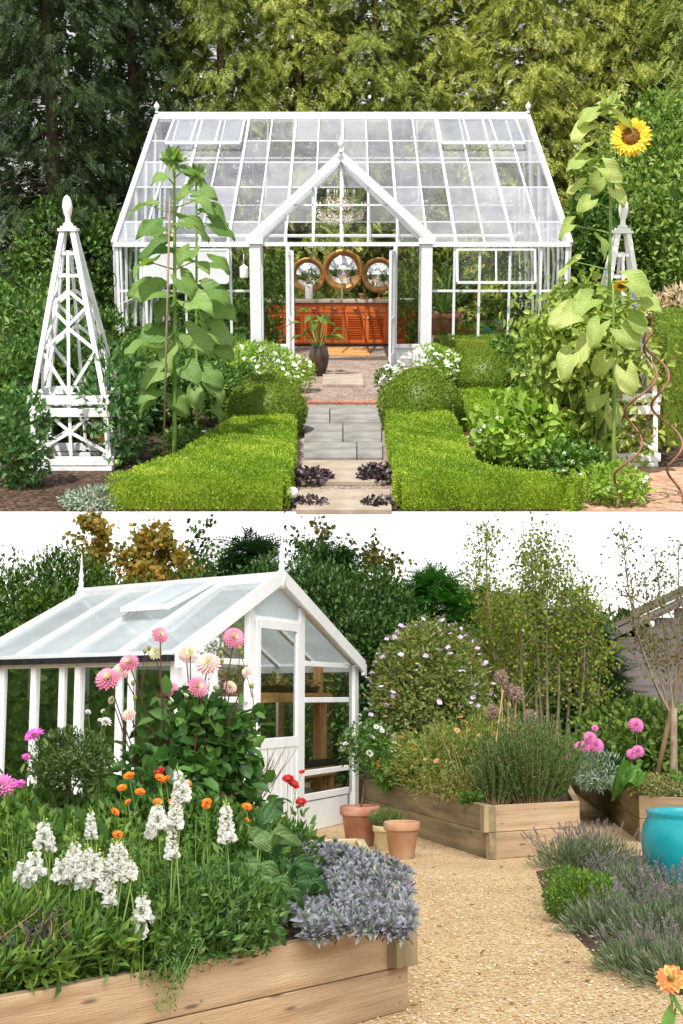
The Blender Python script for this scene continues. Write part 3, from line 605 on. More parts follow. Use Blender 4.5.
mb = MB(); mb.sheet([roofp(0, 0, True)-[0, 0, .02], roofp(1, 0, True)-[0, 0, .02], roofp(1, 1, True)-[0, 0, .02], roofp(0, 1, True)-[0, 0, .02]]); mb.build('roof_glass', L['glassside'], G)
# gable ends
for s_, (e, r, b) in enumerate(((EL, RL, BL_), (ER, RR, BR_))):
    mb = MB(); gz = lambda p: arr(p[0], p[1], 0)
    for k in range(0, 9):
        f = k/8; p = e+(b-e)*f; top = p+(r-e-(b-e)*((YR-YE)/(YB-YE)))*0
        y = p[1]; v = 1-abs(y-YR)/((YR-YE) if y < YR else (YB-YR)); tp = (e if y < YR else b); tp = tp+(r-tp)*v
        bm(mb, gz(p), tp, .05, .05, (1, 0, 0))
    bm(mb, gz(e)+[0, 0, 1.0], gz(b)+[0, 0, 1.0], .05, .05, (0, 0, 1)); mb.build('end_frame', L['whiteup'], G)
    mb = MB(); mb.sheet([gz(e), gz(b), b, r, e]); mb.build('end_glass', L['glassside'], G)
for p in (RL, RR):
    MB().lathe(p+[0, 0, .08], [(.04, 0), (.045, .03), (.02, .05), (.03, .07), (.065, .13), (.05, .18), (.012, .22), (.002, .25)], 14).build('finial', L['whiteup'], G)
# roof vents
for (xa, xb) in ((176, 246), (436, 514)):
    ua = (F.onp(xa, 122, RL, arr(0, 1, 0))[0]-RL[0])/(RR[0]-RL[0]); ub = (F.onp(xb, 122, RL, arr(0, 1, 0))[0]-RL[0])/(RR[0]-RL[0])
    a, b = roofp(ua, .97)+[0, 0, .06], roofp(ub, .97)+[0, 0, .06]; c, d = roofp(ub, .70)+[0, 0, .17], roofp(ua, .70)+[0, 0, .17]
    mb = MB(); bm(mb, a, b, .05, .05, (0, 0, 1)); bm(mb, c, d, .06, .06, (0, 0, 1))
    for f in (0, .333, .667, 1): bm(mb, a+(b-a)*f, d+(c-d)*f, .035, .035, (0, 0, 1))
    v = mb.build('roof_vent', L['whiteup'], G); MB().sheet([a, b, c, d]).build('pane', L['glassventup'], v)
# front walls left and right of the porch
ZS = .55
def wall(x0, x1, posts, trans, vent, m='whiteup'):
    mb = MB(); p = lambda x, z: arr(x, YE, z)
    bm(mb, p(x0, .12), p(x1, .12), .10, .24, (0, 0, 1)); bm(mb, p(x0, .27), p(x1, .27), .16, .05, (0, 0, 1))
    for x, w in posts: bm(mb, p(x, .29), p(x, ze-.07), .05, w, (1, 0, 0))
    for z in trans: bm(mb, p(x0, z), p(x1, z), .04, .045, (0, 0, 1))
    mb.build('wall_frame', L['whiteup'], G, bevel=.004)
    MB().sheet([p(x0, .29), p(x1, .29), p(x1, ze-.07), p(x0, ze-.07)]).build('pane', L['glassside'], G)
    xa, xb = vent; zt, zb = ze-.12, ze-.72
    mb = MB(); a, b, c, d = arr(xa, YE-.05, zt), arr(xb, YE-.05, zt), arr(xb, YE-.26, zb), arr(xa, YE-.26, zb)
    bm(mb, a, b, .04, .04, (0, 0, 1)); bm(mb, c, d, .04, .05, (0, 0, 1)); bm(mb, a, d, .04, .04); bm(mb, b, c, .04, .04); bm(mb, (a+b)/2, (c+d)/2, .03, .03)
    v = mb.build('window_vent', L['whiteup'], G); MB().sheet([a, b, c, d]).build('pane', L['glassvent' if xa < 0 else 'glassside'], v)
xq = lambda px, y=YE: F.q(px, 290, y)[0]
zt_ = F.q(480, 270, YE)[2]; zt2 = F.q(480, 291, YE)[2]
wall(EL[0], xq(252), [(EL[0]+.03, .10), (xq(122), .04), (xq(146), .05), (xq(186), .04), (xq(231), .05)], [zt2], (xq(143), xq(229)))
wall(xq(432), ER[0], [(xq(454), .05), (xq(479), .05), (xq(509), .045), (xq(540), .05), (ER[0]-.03, .10)], [zt2], (xq(456), xq(533)))
# porch
pp = lambda px, py, y=YP: F.q(px, py, y)
apx = pp(340, 156); zl = pp(340, 243)[2]; xl, xr_ = pp(255, 243)[0], pp(427, 243)[0]; c0 = (xl+xr_)/2; apx[0] = c0
mb = MB()
for x in (xl, xr_):
    bm(mb, (x, YP, 0), (x, YP, zl+.02), .13, .20, (1, 0, 0)); bm(mb, (x, YP, zl), (x, YE, zl), .09, .09, (0, 0, 1)); bm(mb, (x, YE, 0), (x, YE, zl), .09, .14, (1, 0, 0))
    mb.box((x-.15, YP-.10, zl-.02), (x+.15, YP+.06, zl+.09))
    mb.build('porch_post', L['whiteup'], G, bevel=.006); mb = MB()
mb = MB()
for sx_ in (xl-.10, xr_+.10):
    e = arr(sx_, YP-.05, zl+.05); bm(mb, e, apx+[0, -.05, 0], .05, .15, (0, 0, 1), .03); 
    tip = apx+[0, -.05, 0]
mb.build('barge_board', L['whiteup'], G, bevel=.006)
mb = MB(); bm(mb, (xl, YP, zl-.02), (xr_, YP, zl-.02), .06, .07, (0, 0, 1)); zd = pp(340, 249)[2]
slope = (apx[2]-zl)/(c0-xl)
gx_ = [pp(x, 230)[0] for x in (286, 313, 341, 368, 397)]
for x in gx_:
    top = zl+(apx[2]-zl)*(1-abs(x-c0)/(c0-xl)); bm(mb, (x, YP, zl), (x, YP, top-.05), .03, .04, (1, 0, 0))
zq = pp(340, 205)[2]; hwq = (c0-xl)*(1-(zq-zl)/(apx[2]-zl)); bm(mb, (c0-hwq, YP, zq), (c0+hwq, YP, zq), .03, .03, (0, 0, 1))
mb.build('gable_bar', L['whiteup'], G)
MB().sheet([(xl, YP+.01, zl), (xr_, YP+.01, zl), (c0, YP+.01, apx[2])]).build('gable_glass', L['glassside'], G)
# porch roof, running back into the main roof
yb = YE+(apx[2]-ze)/(zr-ze)*(YR-YE); back = arr(c0, yb, apx[2])
for sx_ in (xl, xr_):
    e0, e1 = arr(sx_, YP, zl), arr(sx_, YE, zl); MB().sheet([e0, e1, back, apx]).build('porch_roof_glass', L['glassside'], G)
    mb = MB(); bm(mb, e1, back, .06, .06, (0, 0, 1))
    for f in (.33, .66): bm(mb, e0+(e1-e0)*f, apx+(back-apx)*f*.6, .03, .04, (0, 0, 1))
    mb.build('porch_rafter', L['whiteup'], G)
bm(mb := MB(), apx, back, .06, .06, (0, 0, 1)); mb.build('porch_ridge', L['whiteup'], G)
MB().lathe(apx+[0, -.04, .05], [(.05, 0), (.05, .04), (.02, .06), (.03, .09), (.055, .15), (.04, .20), (.01, .25), (.002, .29)], 14).build('finial', L['whiteup'], G)
# side lights of the porch and door jambs
jl, jr = pp(288, 300)[0], pp(395, 300)[0]; zs = pp(270, 346)[2]
for a, b, x in ((xl, jl, jl), (jr, xr_, jr)):
    mb = MB(); bm(mb, (a, YP, zs), (b, YP, zs), .12, .07, (0, 0, 1)); bm(mb, (a, YP, zs/2), (b, YP, zs/2), .05, zs, (0, 0, 1))
    bm(mb, (x, YP, 0), (x, YP, zl-.05), .08, .07, (1, 0, 0)); mb.build('door_frame', L['whiteup'], G, bevel=.004)
for a, b in ((xl, jl), (jr, xr_)): MB().sheet([(a, YP, zs), (b, YP, zs), (b, YP, zl-.04), (a, YP, zl-.04)]).build('side_light', L['glassside'], G)
for s_, x, dx in ((-1, jl+.02, .10), (1, jr-.02, -.10)):     # two doors folded open towards the path
    a = arr(x, YP-.03, .03); d_ = arr(dx, -.78, 0); zt3 = zd
    mb = MB(); up = (0, 0, 1)
    for f in (0.04, .96): bm(mb, a+d_*f, a+d_*f+[0, 0, zt3-.05], .06, .045, (1, 0, 0))
    for z, w in ((.12, .22), (zt3-.09, .09), (.85, .05)): bm(mb, a+[0, 0, z], a+d_+[0, 0, z], .04, w, up)
    dr = mb.build('door', L['whiteup'], G, bevel=.003)
    MB().sheet([a+[0, 0, .2], a+d_+[0, 0, .2], a+d_+[0, 0, zt3-.1], a+[0, 0, zt3-.1]]).build('pane', L['glassside'], dr)
    for z in (.45, 1.5): MB().obox(a+[0, .02, z], np.eye(3), (.012, .012, .04)).build('hinge', L['black'], dr)
# ---------------------------------------------------------------- inside the greenhouse
YC = F.g(341, 347)[1]
C = thing('cabinet', 'orange wooden cabinet with louvred doors and stone worktop inside the greenhouse', 'cabinet', (F.q(340, 300, YC)[0], YC, 0), F)
zc = F.q(340, 303, YC)[2]; xa, xb = F.q(262, 320, YC)[0], F.q(428, 320, YC)[0]
MB().box((xa, YC+.03, .06), (xb, YC+.6, zc)).build('body', L['cabinet'], C, bevel=.004)
MB().box((xa-.03, YC-.03, zc+.002), (xb+.03, YC+.62, zc+.06)).build('worktop', L['stone'], C, bevel=.006)
MB().box((xa+.02, YC+.06, 0), (xb-.02, YC+.55, .058)).build('plinth', L['darkpot'], C)
xs = np.linspace(xa, xb, 9)
for i in range(8):
    a, b = xs[i]+.012, xs[i+1]-.012
    MB().box((a, YC+.005, zc-.20), (b, YC+.028, zc-.02)).build('drawer', L['cabinet'], C, bevel=.004)
    MB().lathe(((a+b)/2, YC-.012, zc-.11), [(.0, -.014), (.045, -.010), (.05, 0), (.045, .008), (.0, .012)], 12).build('cup_handle', L['chrome'], C)
    mb = MB(); fx = .05
    mb.box((a, YC+.005, .09), (a+fx, YC+.028, zc-.22)); mb.box((b-fx, YC+.005, .09), (b, YC+.028, zc-.22)); mb.box((a+fx, YC+.005, .09), (b-fx, YC+.026, .15)); mb.box((a+fx, YC+.005, zc-.28), (b-fx, YC+.026, zc-.22))
    for k in range(9):
        z = .17+k*(zc-.48)/9; mb.obox(((a+b)/2, YC+.018, z+.02), np.array([[1, 0, 0], [0, .8, .6], [0, -.6, .8]]), ((b-a)/2-fx, .004, .03))
    d = mb.build('louvred_door', L['cabinet'], C)
    MB().lathe((b-.03 if i % 2 == 0 else a+.03, YC-.012, zc-.30), [(.0, -.014), (.014, -.008), (.016, 0), (.0, .014)], 8).build('knob', L['chrome'], d)
def mirror(px, py, r, label):
    c = F.q(px, py, YC+.45); rr = r/FL*YC; t = thing('round_mirror', label, 'mirror', (c[0], c[1], zc+.06), F, 'round mirrors above the cabinet')
    ax = np.array([[1, 0, 0], [0, 0, 1], [0, -1, 0]], float)
    a = np.arange(41)*2*PI/40
    mb = MB(); mb.tube(np.stack([c[0]+rr*.93*np.cos(a), np.full(41, c[1]), c[2]+rr*.93*np.sin(a)], 1), rr*.11, 8, cap=False); mb.build('frame', L['gold'], t)
    MB().lathe(c+[0, .0, 0], [(.001, 0), (rr*.9, .012), (rr*.9, -.012), (.001, -.013)], 36, ax=ax).build('glass', L['mirror'], t)
    mb = MB(); mb.tube([(c[0], c[1]+.03, zc+.06), (c[0], c[1]+.03, c[2]-rr*.7)], .018, 8); mb.lathe((c[0], c[1]+.03, zc+.062), [(.09, 0), (.09, .015), (.02, .03), (.018, .05)], 16); mb.build('stand', L['gold'], t)
mirror(343, 270, 20, 'largest round mirror in a gilt wooden frame, in the middle of the cabinet'); mirror(308, 275, 17, 'smaller round mirror with gilt frame beside the white vase'); mirror(379, 275, 17, 'smaller round gilt mirror on the right with a small terracotta pot in front')
t = thing('vase', 'tall white ceramic vase on the cabinet worktop', 'vase', F.q(309, 296, YC+.25)*[1, 1, 0]+[0, 0, zc+.062], F)
MB().lathe(ORG[t.name], [(.07, 0), (.08, .02), (.085, .26), (.075, .30), (.065, .31), (.06, .30), (.055, .2)], 18).build('body', L['ceramic'], t)
mb = MB(); clouds(mb, ORG[t.name]+[0, 0, .42], (.16, .12, .16), 150, .06, .035, 8, zmin=0); mb.build('stems_and_leaves', L['mid'], t)
pot(F, 'tiny terracotta pot on the worktop between two mirrors', F.q(362, 294, YC+.2)*[1, 1, 0]+[0, 0, zc+.062], .065, .12)
t = thing('tap', 'slim chrome tap on the worktop before the middle mirror', 'tap', F.q(342, 296, YC+.3)*[1, 1, 0]+[0, 0, zc+.062], F)
o_ = ORG[t.name]; MB().tube([o_, o_+[0, 0, .3], o_+[0, -.03, .36], o_+[0, -.12, .37], o_+[0, -.15, .32]], .014, 8).build('spout', L['chrome'], t); MB().lathe(o_, [(.035, 0), (.035, .015), (.02, .03)], 12).build('base', L['chrome'], t)
# chandelier
cc_ = F.q(341, 208, YP+1.7); t = thing('chandelier', 'crystal chandelier with candle arms hanging in the greenhouse porch', 'chandelier', cc_-[0, 0, .45], F)
mb = MB(); mb.tube([cc_+[0, 0, .42], (cc_[0], cc_[1], apx[2]+.25)], .012, 6); mb.build('chain', L['brass'], t)
mb = MB(); mb.lathe(cc_+[0, 0, -.25], [(.01, 0), (.05, .04), (.03, .1), (.07, .2), (.03, .3), (.05, .42), (.02, .5), (.03, .62), (.01, .68)], 12); mb.build('stem', L['brass'], t)
db = MB(); ab = MB(); cb = MB()
for tier, (n_, r_, z_) in enumerate(((12, .46, -.05), (8, .27, .18))):
    for i in range(n_):
        a = i*2*PI/n_+tier*.3; d = arr(math.cos(a), math.sin(a), 0); s_ = cc_+[0, 0, z_]
        P = [s_+d*r_*f+[0, 0, -.10*math.sin(f*PI)+.05*f] for f in np.linspace(0, 1, 7)]; ab.tube(P, .009, 5)
        e = P[-1]; ab.lathe(e, [(.0, 0), (.035, .01), (.0, .02)], 8); cb.lathe(e+[0, 0, .02], [(.011, 0), (.011, .08), (.0, .10)], 6)
        for k in range(9):
            f = .25+.75*k/8; p = s_+d*r_*f+[0, 0, -.10*math.sin(f*PI)+.05*f]
            for h_ in range(3):
                w = p+[rng.normal()*.015, rng.normal()*.015, -.04-h_*.05]; db.lathe(w, [(.0, -.024), (.015, 0), (.0, .02)], 4, smooth=False)
for i in range(230):
    a = rng.random()*6.28; r_ = .12+.3*rng.random(); db.lathe(cc_+[r_*math.cos(a), r_*math.sin(a), -.16-.14*(1-r_/.42)-rng.random()*.06], [(.0, -.025), (.012, 0), (.0, .02)], 4, smooth=False)
ab.build('arm', L['brass'], t); cb.build('candle', L['ceramic'], t); db.build('crystals', L['crystal'], t)
# bench with pots behind the right hand windows
def bench(name, label, x0, x1, y0, y1, z, m='timberpale'):
    t = thing(name, label, 'bench', ((x0+x1)/2, (y0+y1)/2, 0), F); MB().box((x0, y0, z-.05), (x1, y1, z)).build('top', L[m], t, bevel=.004)
    for x in (x0+.06, x1-.06):
        for y in (y0+.06, y1-.06): MB().box((x-.03, y-.03, 0), (x+.03, y+.03, z-.052)).build('leg', L[m], t)
    return t
zb_ = .42; bench('potting_bench', 'low timber bench of small pots behind the right hand windows', xq(436), xq(562), YE+.25, YE+1.0, zb_)
bench('potting_bench', 'low timber bench behind the left hand windows of the large greenhouse', xq(122), xq(236), YE+.3, YE+1.0, zb_)
ap = F.q(443, 328, YE+.6); pz = pot(F, 'wide terracotta pot holding a striped spiky plant inside the greenhouse', (ap[0], YE+.62, zb_+.003), .36, .42)
t = thing('agave', 'tall striped spiky plant growing from the wide terracotta pot', 'plant', (ap[0], YE+.62, zb_+.37), F); mb = MB(); o_ = ORG[t.name]
for i in range(26):
    a = i*2.4; f = i/26; d = unit(arr(math.cos(a), math.sin(a), .5+2.4*f)); l_ = .55+.45*f; s_ = unit(np.cross(d, [0, 0, 1.])); P = [o_+d*l_*g+[0, 0, -.35*l_*(1-f)*g*g] for g in np.linspace(0, 1, 7)]
    V = []; 
    for g, p in zip(np.linspace(0, 1, 7), P): w = .04*(1-g**2)*(.6+.8*g); V += [p-s_*w+[0, 0, w*.4], p, p+s_*w+[0, 0, w*.4]]
    mb.add(V, np.array([[k*3+j, k*3+j+1, k*3+j+4, k*3+j+3] for k in range(6) for j in range(2)]), 0, True)
mb.build('foliage', L['agave'], t)
for k, (px, r_, m, lb, lf) in enumerate(((461, .07, 'terra', 'little terracotta pot with a red leaved plant, leftmost of the small pots by the window', 'autumn'), (470, .08, 'terra', 'small terracotta pot with pale leaves beside the red leaved one', 'green'), (489, .085, 'turq', 'small blue glazed pot among the terracotta ones on the bench', 'mid'), (502, .08, 'terra', 'terracotta pot with a tuft, right of the blue glazed pot', 'silver'), (513, .10, 'terra', 'fuller terracotta pot near the middle post of the right window', 'olive'), (522, .12, 'terra', 'largest of the small terracotta pots on the bench', 'mid'), (534, .09, 'terrapale', 'pale clay pot at the right end of the bench', 'brownleaf'))):
    x = xq(px, YE+.45); pot(F, lb, (x, YE+.45, zb_+.003), r_, r_*1.5, m, 'small pots on the greenhouse bench')
    mb = MB(); clouds(mb, (x, YE+.45, zb_+r_*2.1), r_*1.2, 120, r_*.7, r_*.35, 8, zmin=zb_+r_*1.2); tag(mb.build('potted_plant', L[lf], frame=F), 'small '+['red leaved', 'pale green', 'dark green', 'silvery', 'yellowing', 'bushy green', 'withered brown'][k]+' plant in one of the small bench pots', 'potted plant', 'plants in the small bench pots')
# plants standing inside, seen through the glass
for (px, y, rx, h, m, lb) in ((275, YE+1.2, .35, 1.9, 'mid', 'tall green shrub inside the porch behind the left side light'), (410, YE+2.0, .35, 1.8, 'mid', 'tall green plant inside, behind the right side light'), (200, YE+2.2, .6, 1.5, 'mid', 'leafy plant on the left inside the large greenhouse'), (243, YE+2.4, .4, 1.2, 'green', 'bright leafy plant inside, left of the porch'), (500, YE+5, .8, 1.7, 'mid', 'broad leafy plant at the back right inside the greenhouse'), (235, YE+6.5, .8, 1.9, 'dark', 'dark bush at the back left inside the greenhouse'), (160, YE+6, .9, 1.6, 'mid', 'green bush at the far left back inside the greenhouse'), (430, YE+7.2, .8, 1.9, 'dark', 'dark bush behind the agave inside the greenhouse')):
    bush(F, 'indoor_plant', lb, 'plant', (F.q(px, 300, y)[0], y, 0), rx, h, 900, .12, .05, m, 14, lift=.2, stems=5)
t = thing('lantern', 'white cylindrical lantern hanging left of the porch', 'lantern', F.q(244, 278, YE-.12), F)
o_ = ORG[t.name]; MB().lathe(o_, [(.075, 0), (.08, .02), (.08, .19), (.075, .21), (.02, .24), (.01, .26)], 16).build('body', L['ceramic'], t); MB().tube([o_+[0, 0, .26], o_+[0, 0, .42], o_+[0, .1, .44]], .008, 6).build('hook', L['whiteup'], t)
# big dark vase with a leafy plant by the open door
vp = F.g(319, 376); t = pot(F, 'tall dark brown glazed jar beside the open left door', vp*[1, 1, 0]+[0, 0, .006], .17, .52, 'darkpot', None, 'tall_jar', 'jar', [(.09, 0), (.10, .01), (.16, .2), (.175, .33), (.15, .45), (.12, .5), (.13, .52), (.115, .52), (.10, .48)])
t = thing('broad_leaved_plant', 'plant with broad glossy leaves arching out of the dark jar', 'plant', vp*[1, 1, 0]+[0, 0, .5], F); mb = MB(); sb = MB(); o_ = ORG[t.name]
for i in range(16):
    a = i*2.4; d = arr(math.cos(a), math.sin(a), 0); e = o_+d*(.12+.22*rng.random())+[0, 0, .12+.5*rng.random()]; stemto(sb, o_-[0, 0, .05], e, .007); bigleaf(mb, e, d+[0, 0, .25], .28, .12, .7, heart=.05)
mb.build('foliage', L['mid'], t); sb.build('stem', L['stemgreen'], t)
pot(F, 'small terracotta pot at the foot of the left door', F.g(303, 380)*[1, 1, 0]+[0, 0, .006], .12, .26)
# ---------------------------------------------------------------- obelisks
def obelisk(px0, px1, pyb, pyt, label, m='whiteup'):
    a, b = F.g(px0, pyb), F.g(px1, pyb); w = b[0]-a[0]; yc = a[1]+w/2; c = arr((a[0]+b[0])/2, yc, 0)
    H = F.q((px0+px1)/2, pyt, yc)[2]; t = thing('trellis_obelisk', label, 'garden obelisk', c, F, 'white trellis obelisks')
    hb = H*.27; h1 = H*.87; w0 = w/2; w1 = w*.40; wt = .055
    def at(sx_, sy_, z):
        k = w0+(w0*.92-w0)*z/hb if z < hb else w0*.92+(wt-w0*.92)*(z-hb)/(h1-hb); return c+[sx_*k, sy_*k, z]
    p = w*.064
    for sx_ in (-1, 1):
        for sy_ in (-1, 1):
            mb = MB(); bm(mb, at(sx_, sy_, 0), at(sx_, sy_, hb), p, p, (0, 1, 0)); bm(mb, at(sx_, sy_, hb), at(sx_, sy_, h1), p, p, (0, 1, 0)); mb.build('leg', L[m], t, bevel=.004)
    for k in range(4):
        ca, sa = math.cos(k*PI/2), math.sin(k*PI/2)
        def fp(u, z, o_=0.):      # u -1..1 across the face
            e = at(1, 1, z)[0]-c[0]; X, Y = u*e, -(e+o_); return c+[X*ca-Y*sa, X*sa+Y*ca, z]
        nrm = arr(sa, -ca, 0); mb = MB(); th = p*.45; s2 = p*.6
        B = lambda u0, z0, u1, z1, w_=s2, o_=-.012: bm(mb, fp(u0, z0, o_), fp(u1, z1, o_), w_, th, nrm)
        zb0 = H*.055
        B(0, zb0, 0, hb*.98); B(-1, zb0+.02, 0, hb*.52); B(0, hb*.52, 1, hb*.95); B(1, zb0+.02, 0, hb*.52); B(0, hb*.52, -1, hb*.95)
        B(0, hb, 0, H*.80)
        zs_ = [hb*1.02, H*.46, H*.56, H*.645]
        B(-1, H*.44, 0, zs_[0]+.02); B(1, H*.44, 0, zs_[0]+.02); B(-1, H*.44, 0, H*.52); B(1, H*.44, 0, H*.52)
        B(0, H*.53, -1, H*.60); B(0, H*.53, 1, H*.60); B(-1, H*.60, 0, H*.655); B(1, H*.60, 0, H*.655)
        B(-1, H*.71, 1, H*.71); B(-1, H*.79, 1, H*.79)
        mb.build('lattice', L[m], t)
        mb = MB()
        for z, e, hh in ((hb*.97, .035, H*.032), (hb*.80, .02, H*.032), (H*.035, .03, H*.032), (.012, .0, H*.02)):
            a1, a2 = fp(-1, z, .02), fp(1, z, .02); bm(mb, a1, a2, .035, hh, (0, 0, 1), p*.5+e if k % 2 == 0 else p*.5+e-.037)
        mb.build('rail', L[m], t, bevel=.003)
    mb = MB(); mb.box(c+[-.10, -.10, h1], c+[.10, .10, h1+.03]); mb.box(c+[-.075, -.075, h1+.03], c+[.075, .075, h1+.055])
    mb.build('cap', L[m], t, bevel=.004)
    s_ = (H-h1-.055); MB().lathe(c+[0, 0, h1+.056], [(.055, 0), (.055, .02), (.03, .04), (.028, s_*.28), (.045, s_*.42), (.055, s_*.62), (.046, s_*.8), (.03, s_*.93), (.002, s_)], 16).build('finial', L[m], t)
    return t, c, H
ob1, oc1, oh1 = obelisk(33, 110, 470, 195, 'white wooden trellis obelisk with finial on dark soil at left', 'whiteold')
ob2, oc2, oh2 = obelisk(583, 655, 466, 198, 'white trellis obelisk on the right, overgrown by pale vines', 'white')
# ---------------------------------------------------------------- clipped box
G2 = 'low clipped box hedges'
g = lambda px, py, z=0.: F.g(px, py, z)
HZ = .33
YF = Y0+.06
def top(px, py): return g(px, py, HZ)
def front(px): return [F.q(px, 490, YF)[0], YF, 0]
boxhedge(F, 'low bright green box hedge running along the left edge of the path', [front(110), front(284), top(291, 450), top(292, 411), top(238, 414), top(180, 452)], 0, HZ, 'box', 5200, .024, rough=.018)
boxhedge(F, 'low bright green angled box hedge right of the path with a corner to the right', [front(400), front(586), top(578, 478), top(475, 461), top(449, 411), top(389, 409)], 0, HZ, 'box', 5200, .024, rough=.018)
boxball(F, 'large box ball at the far end of the left hedge', g(266, 437)+[0, .1, .28], .50)
boxball(F, 'large box ball at the far end of the right hedge', g(421, 432)+[0, .1, .30], .53)
boxball(F, 'smaller box ball behind the large one, right of the path', g(486, 402)+[0, .1, .30], .50)
boxhedge(F, 'long box hedge below the right hand greenhouse windows', [g(437, 360), g(570, 372), g(575, 352), g(437, 344)], 0, .46, 'boxdark', 1700)
boxhedge(F, 'short low box hedge beside the smaller box ball', [g(455, 430), g(545, 436), g(545, 410), g(455, 408)], 0, .28, 'box', 2200)
boxhedge(F, 'tall clipped hedge block at the right edge behind the obelisk', [g(661, 447), (g(720, 447)[0], g(720, 447)[1], 0), (g(700, 405)), g(652, 400)], 0, 1.35, 'boxdark', 1400)
bush(F, 'round_shrub', 'dense green shrub behind the tall sunflowers at left', 'shrub', g(188, 430), .62, .95, 5200, .07, .035, 'mid', 40, spread=.18, shell=.6)
bush(F, 'round_shrub', 'lighter green shrub between the tall sunflowers and the white flowered shrub', 'shrub', g(222, 412), .45, .8, 3200, .06, .03, 'green', 30, spread=.18, shell=.6)
boxhedge(F, 'box hedge below the left hand greenhouse windows', [g(118, 372), g(240, 372), g(244, 352), g(125, 352)], 0, .5, 'mid', 1500, .04)
# ---------------------------------------------------------------- sunflowers
def sunflower(px, pyb, pyt, label, m, leaves, head=None, r=.022, lean=0., stake=None, tuft=True, group='sunflowers'):
    b = g(px, pyb); H = F.q(px+lean, pyt, b[1])[2]; tp = arr(F.q(px+lean, pyt, b[1])[0], b[1], H); t = thing('sunflower', label, 'sunflower', b, F, group)
    Cv = curve(b, tp, .008, 9); MB().tube(Cv, np.linspace(r, r*.55, 9), 8).build('stem', L['stemgreen'], t)
    mb = MB(); pb = MB()
    for (lx, ly, dx, dy, s_) in leaves:      # leaf blade position and heading in the picture, size in pixels
        yy = b[1]+rng.normal()*.12-.02; p = F.q(lx, ly, yy); k = yy/FL; d = arr(dx, rng.normal()*.35-.35, -dy)
        s0 = arr(*(b+(tp-b)*np.clip((p[2]-.10)/H, .05, .98))); s0[2] = max(.05, min(p[2]-.08, H)); pb.tube(curve(s0, p, .05, 5), np.linspace(.009, .006, 5), 5, cap=False)
        bigleaf(mb, p, d, s_*k*.68, s_*k*.60, .35+.5*rng.random(), heart=.24, wav=.10, up=unit(arr(rng.normal()*.4, -.6+rng.normal()*.3, .8)))
    mb.build('foliage', L[m], t); pb.build('petiole', L['stemgreen'], t)
    if tuft:
        mb = MB(); n_ = 26; d = rdir(n_, .6); mb.leaves(np.tile(tp, (n_, 1)), d, .16, .07, 0, hexa=True); mb.build('top_bud', L[m], t)
    return t, b, tp
rl = lambda *a: a
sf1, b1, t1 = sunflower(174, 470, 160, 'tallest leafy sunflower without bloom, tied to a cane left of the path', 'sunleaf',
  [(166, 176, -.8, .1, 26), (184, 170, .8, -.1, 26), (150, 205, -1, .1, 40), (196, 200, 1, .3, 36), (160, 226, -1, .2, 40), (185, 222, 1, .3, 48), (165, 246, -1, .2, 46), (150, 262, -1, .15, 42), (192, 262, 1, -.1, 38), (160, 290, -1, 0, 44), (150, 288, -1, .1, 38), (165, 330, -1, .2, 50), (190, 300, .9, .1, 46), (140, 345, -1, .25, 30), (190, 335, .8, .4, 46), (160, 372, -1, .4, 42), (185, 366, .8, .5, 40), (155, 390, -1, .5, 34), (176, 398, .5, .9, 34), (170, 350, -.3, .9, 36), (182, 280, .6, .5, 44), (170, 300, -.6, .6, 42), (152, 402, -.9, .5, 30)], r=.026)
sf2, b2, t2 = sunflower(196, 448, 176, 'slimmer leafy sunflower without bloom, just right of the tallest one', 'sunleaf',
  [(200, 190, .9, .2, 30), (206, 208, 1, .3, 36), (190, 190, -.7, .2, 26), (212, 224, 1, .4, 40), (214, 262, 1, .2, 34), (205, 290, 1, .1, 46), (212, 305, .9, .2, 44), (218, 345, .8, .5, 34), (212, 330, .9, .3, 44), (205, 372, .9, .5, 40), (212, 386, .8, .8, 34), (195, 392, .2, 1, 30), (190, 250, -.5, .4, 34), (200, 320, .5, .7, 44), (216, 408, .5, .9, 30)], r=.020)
t = thing('cane', 'thin brown cane supporting the tallest sunflower', 'cane', g(163, 476), F); MB().tube([g(163, 476), F.q(170, 196, g(163, 476)[1])], .011, 6).build('rod', L['cane'], t)
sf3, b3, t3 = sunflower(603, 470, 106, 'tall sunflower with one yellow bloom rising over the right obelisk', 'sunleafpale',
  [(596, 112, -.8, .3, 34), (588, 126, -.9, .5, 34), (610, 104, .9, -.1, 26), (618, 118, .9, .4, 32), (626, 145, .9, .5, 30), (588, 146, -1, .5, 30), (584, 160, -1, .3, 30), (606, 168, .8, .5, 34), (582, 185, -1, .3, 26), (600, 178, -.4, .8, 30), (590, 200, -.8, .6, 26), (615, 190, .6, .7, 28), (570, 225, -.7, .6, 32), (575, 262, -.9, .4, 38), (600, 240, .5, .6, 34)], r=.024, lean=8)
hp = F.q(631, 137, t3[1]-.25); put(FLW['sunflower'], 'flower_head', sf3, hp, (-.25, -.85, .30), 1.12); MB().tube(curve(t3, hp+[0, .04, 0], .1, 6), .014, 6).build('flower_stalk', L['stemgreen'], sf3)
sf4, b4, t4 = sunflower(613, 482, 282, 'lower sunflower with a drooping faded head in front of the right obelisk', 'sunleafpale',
  [(590, 300, -.8, .4, 44), (575, 312, -1, .3, 46), (628, 280, 1, .3, 46), (640, 300, 1, .2, 40), (590, 340, -.8, .6, 52), (572, 355, -.6, .8, 44), (626, 372, .1, 1, 40), (600, 325, -.5, .7, 38), (622, 330, .6, .6, 40), (613, 410, 0, 1, 32), (600, 395, -.6, .7, 34), (630, 318, .8, .5, 40), (605, 360, -.5, .6, 36)], r=.022, tuft=False)
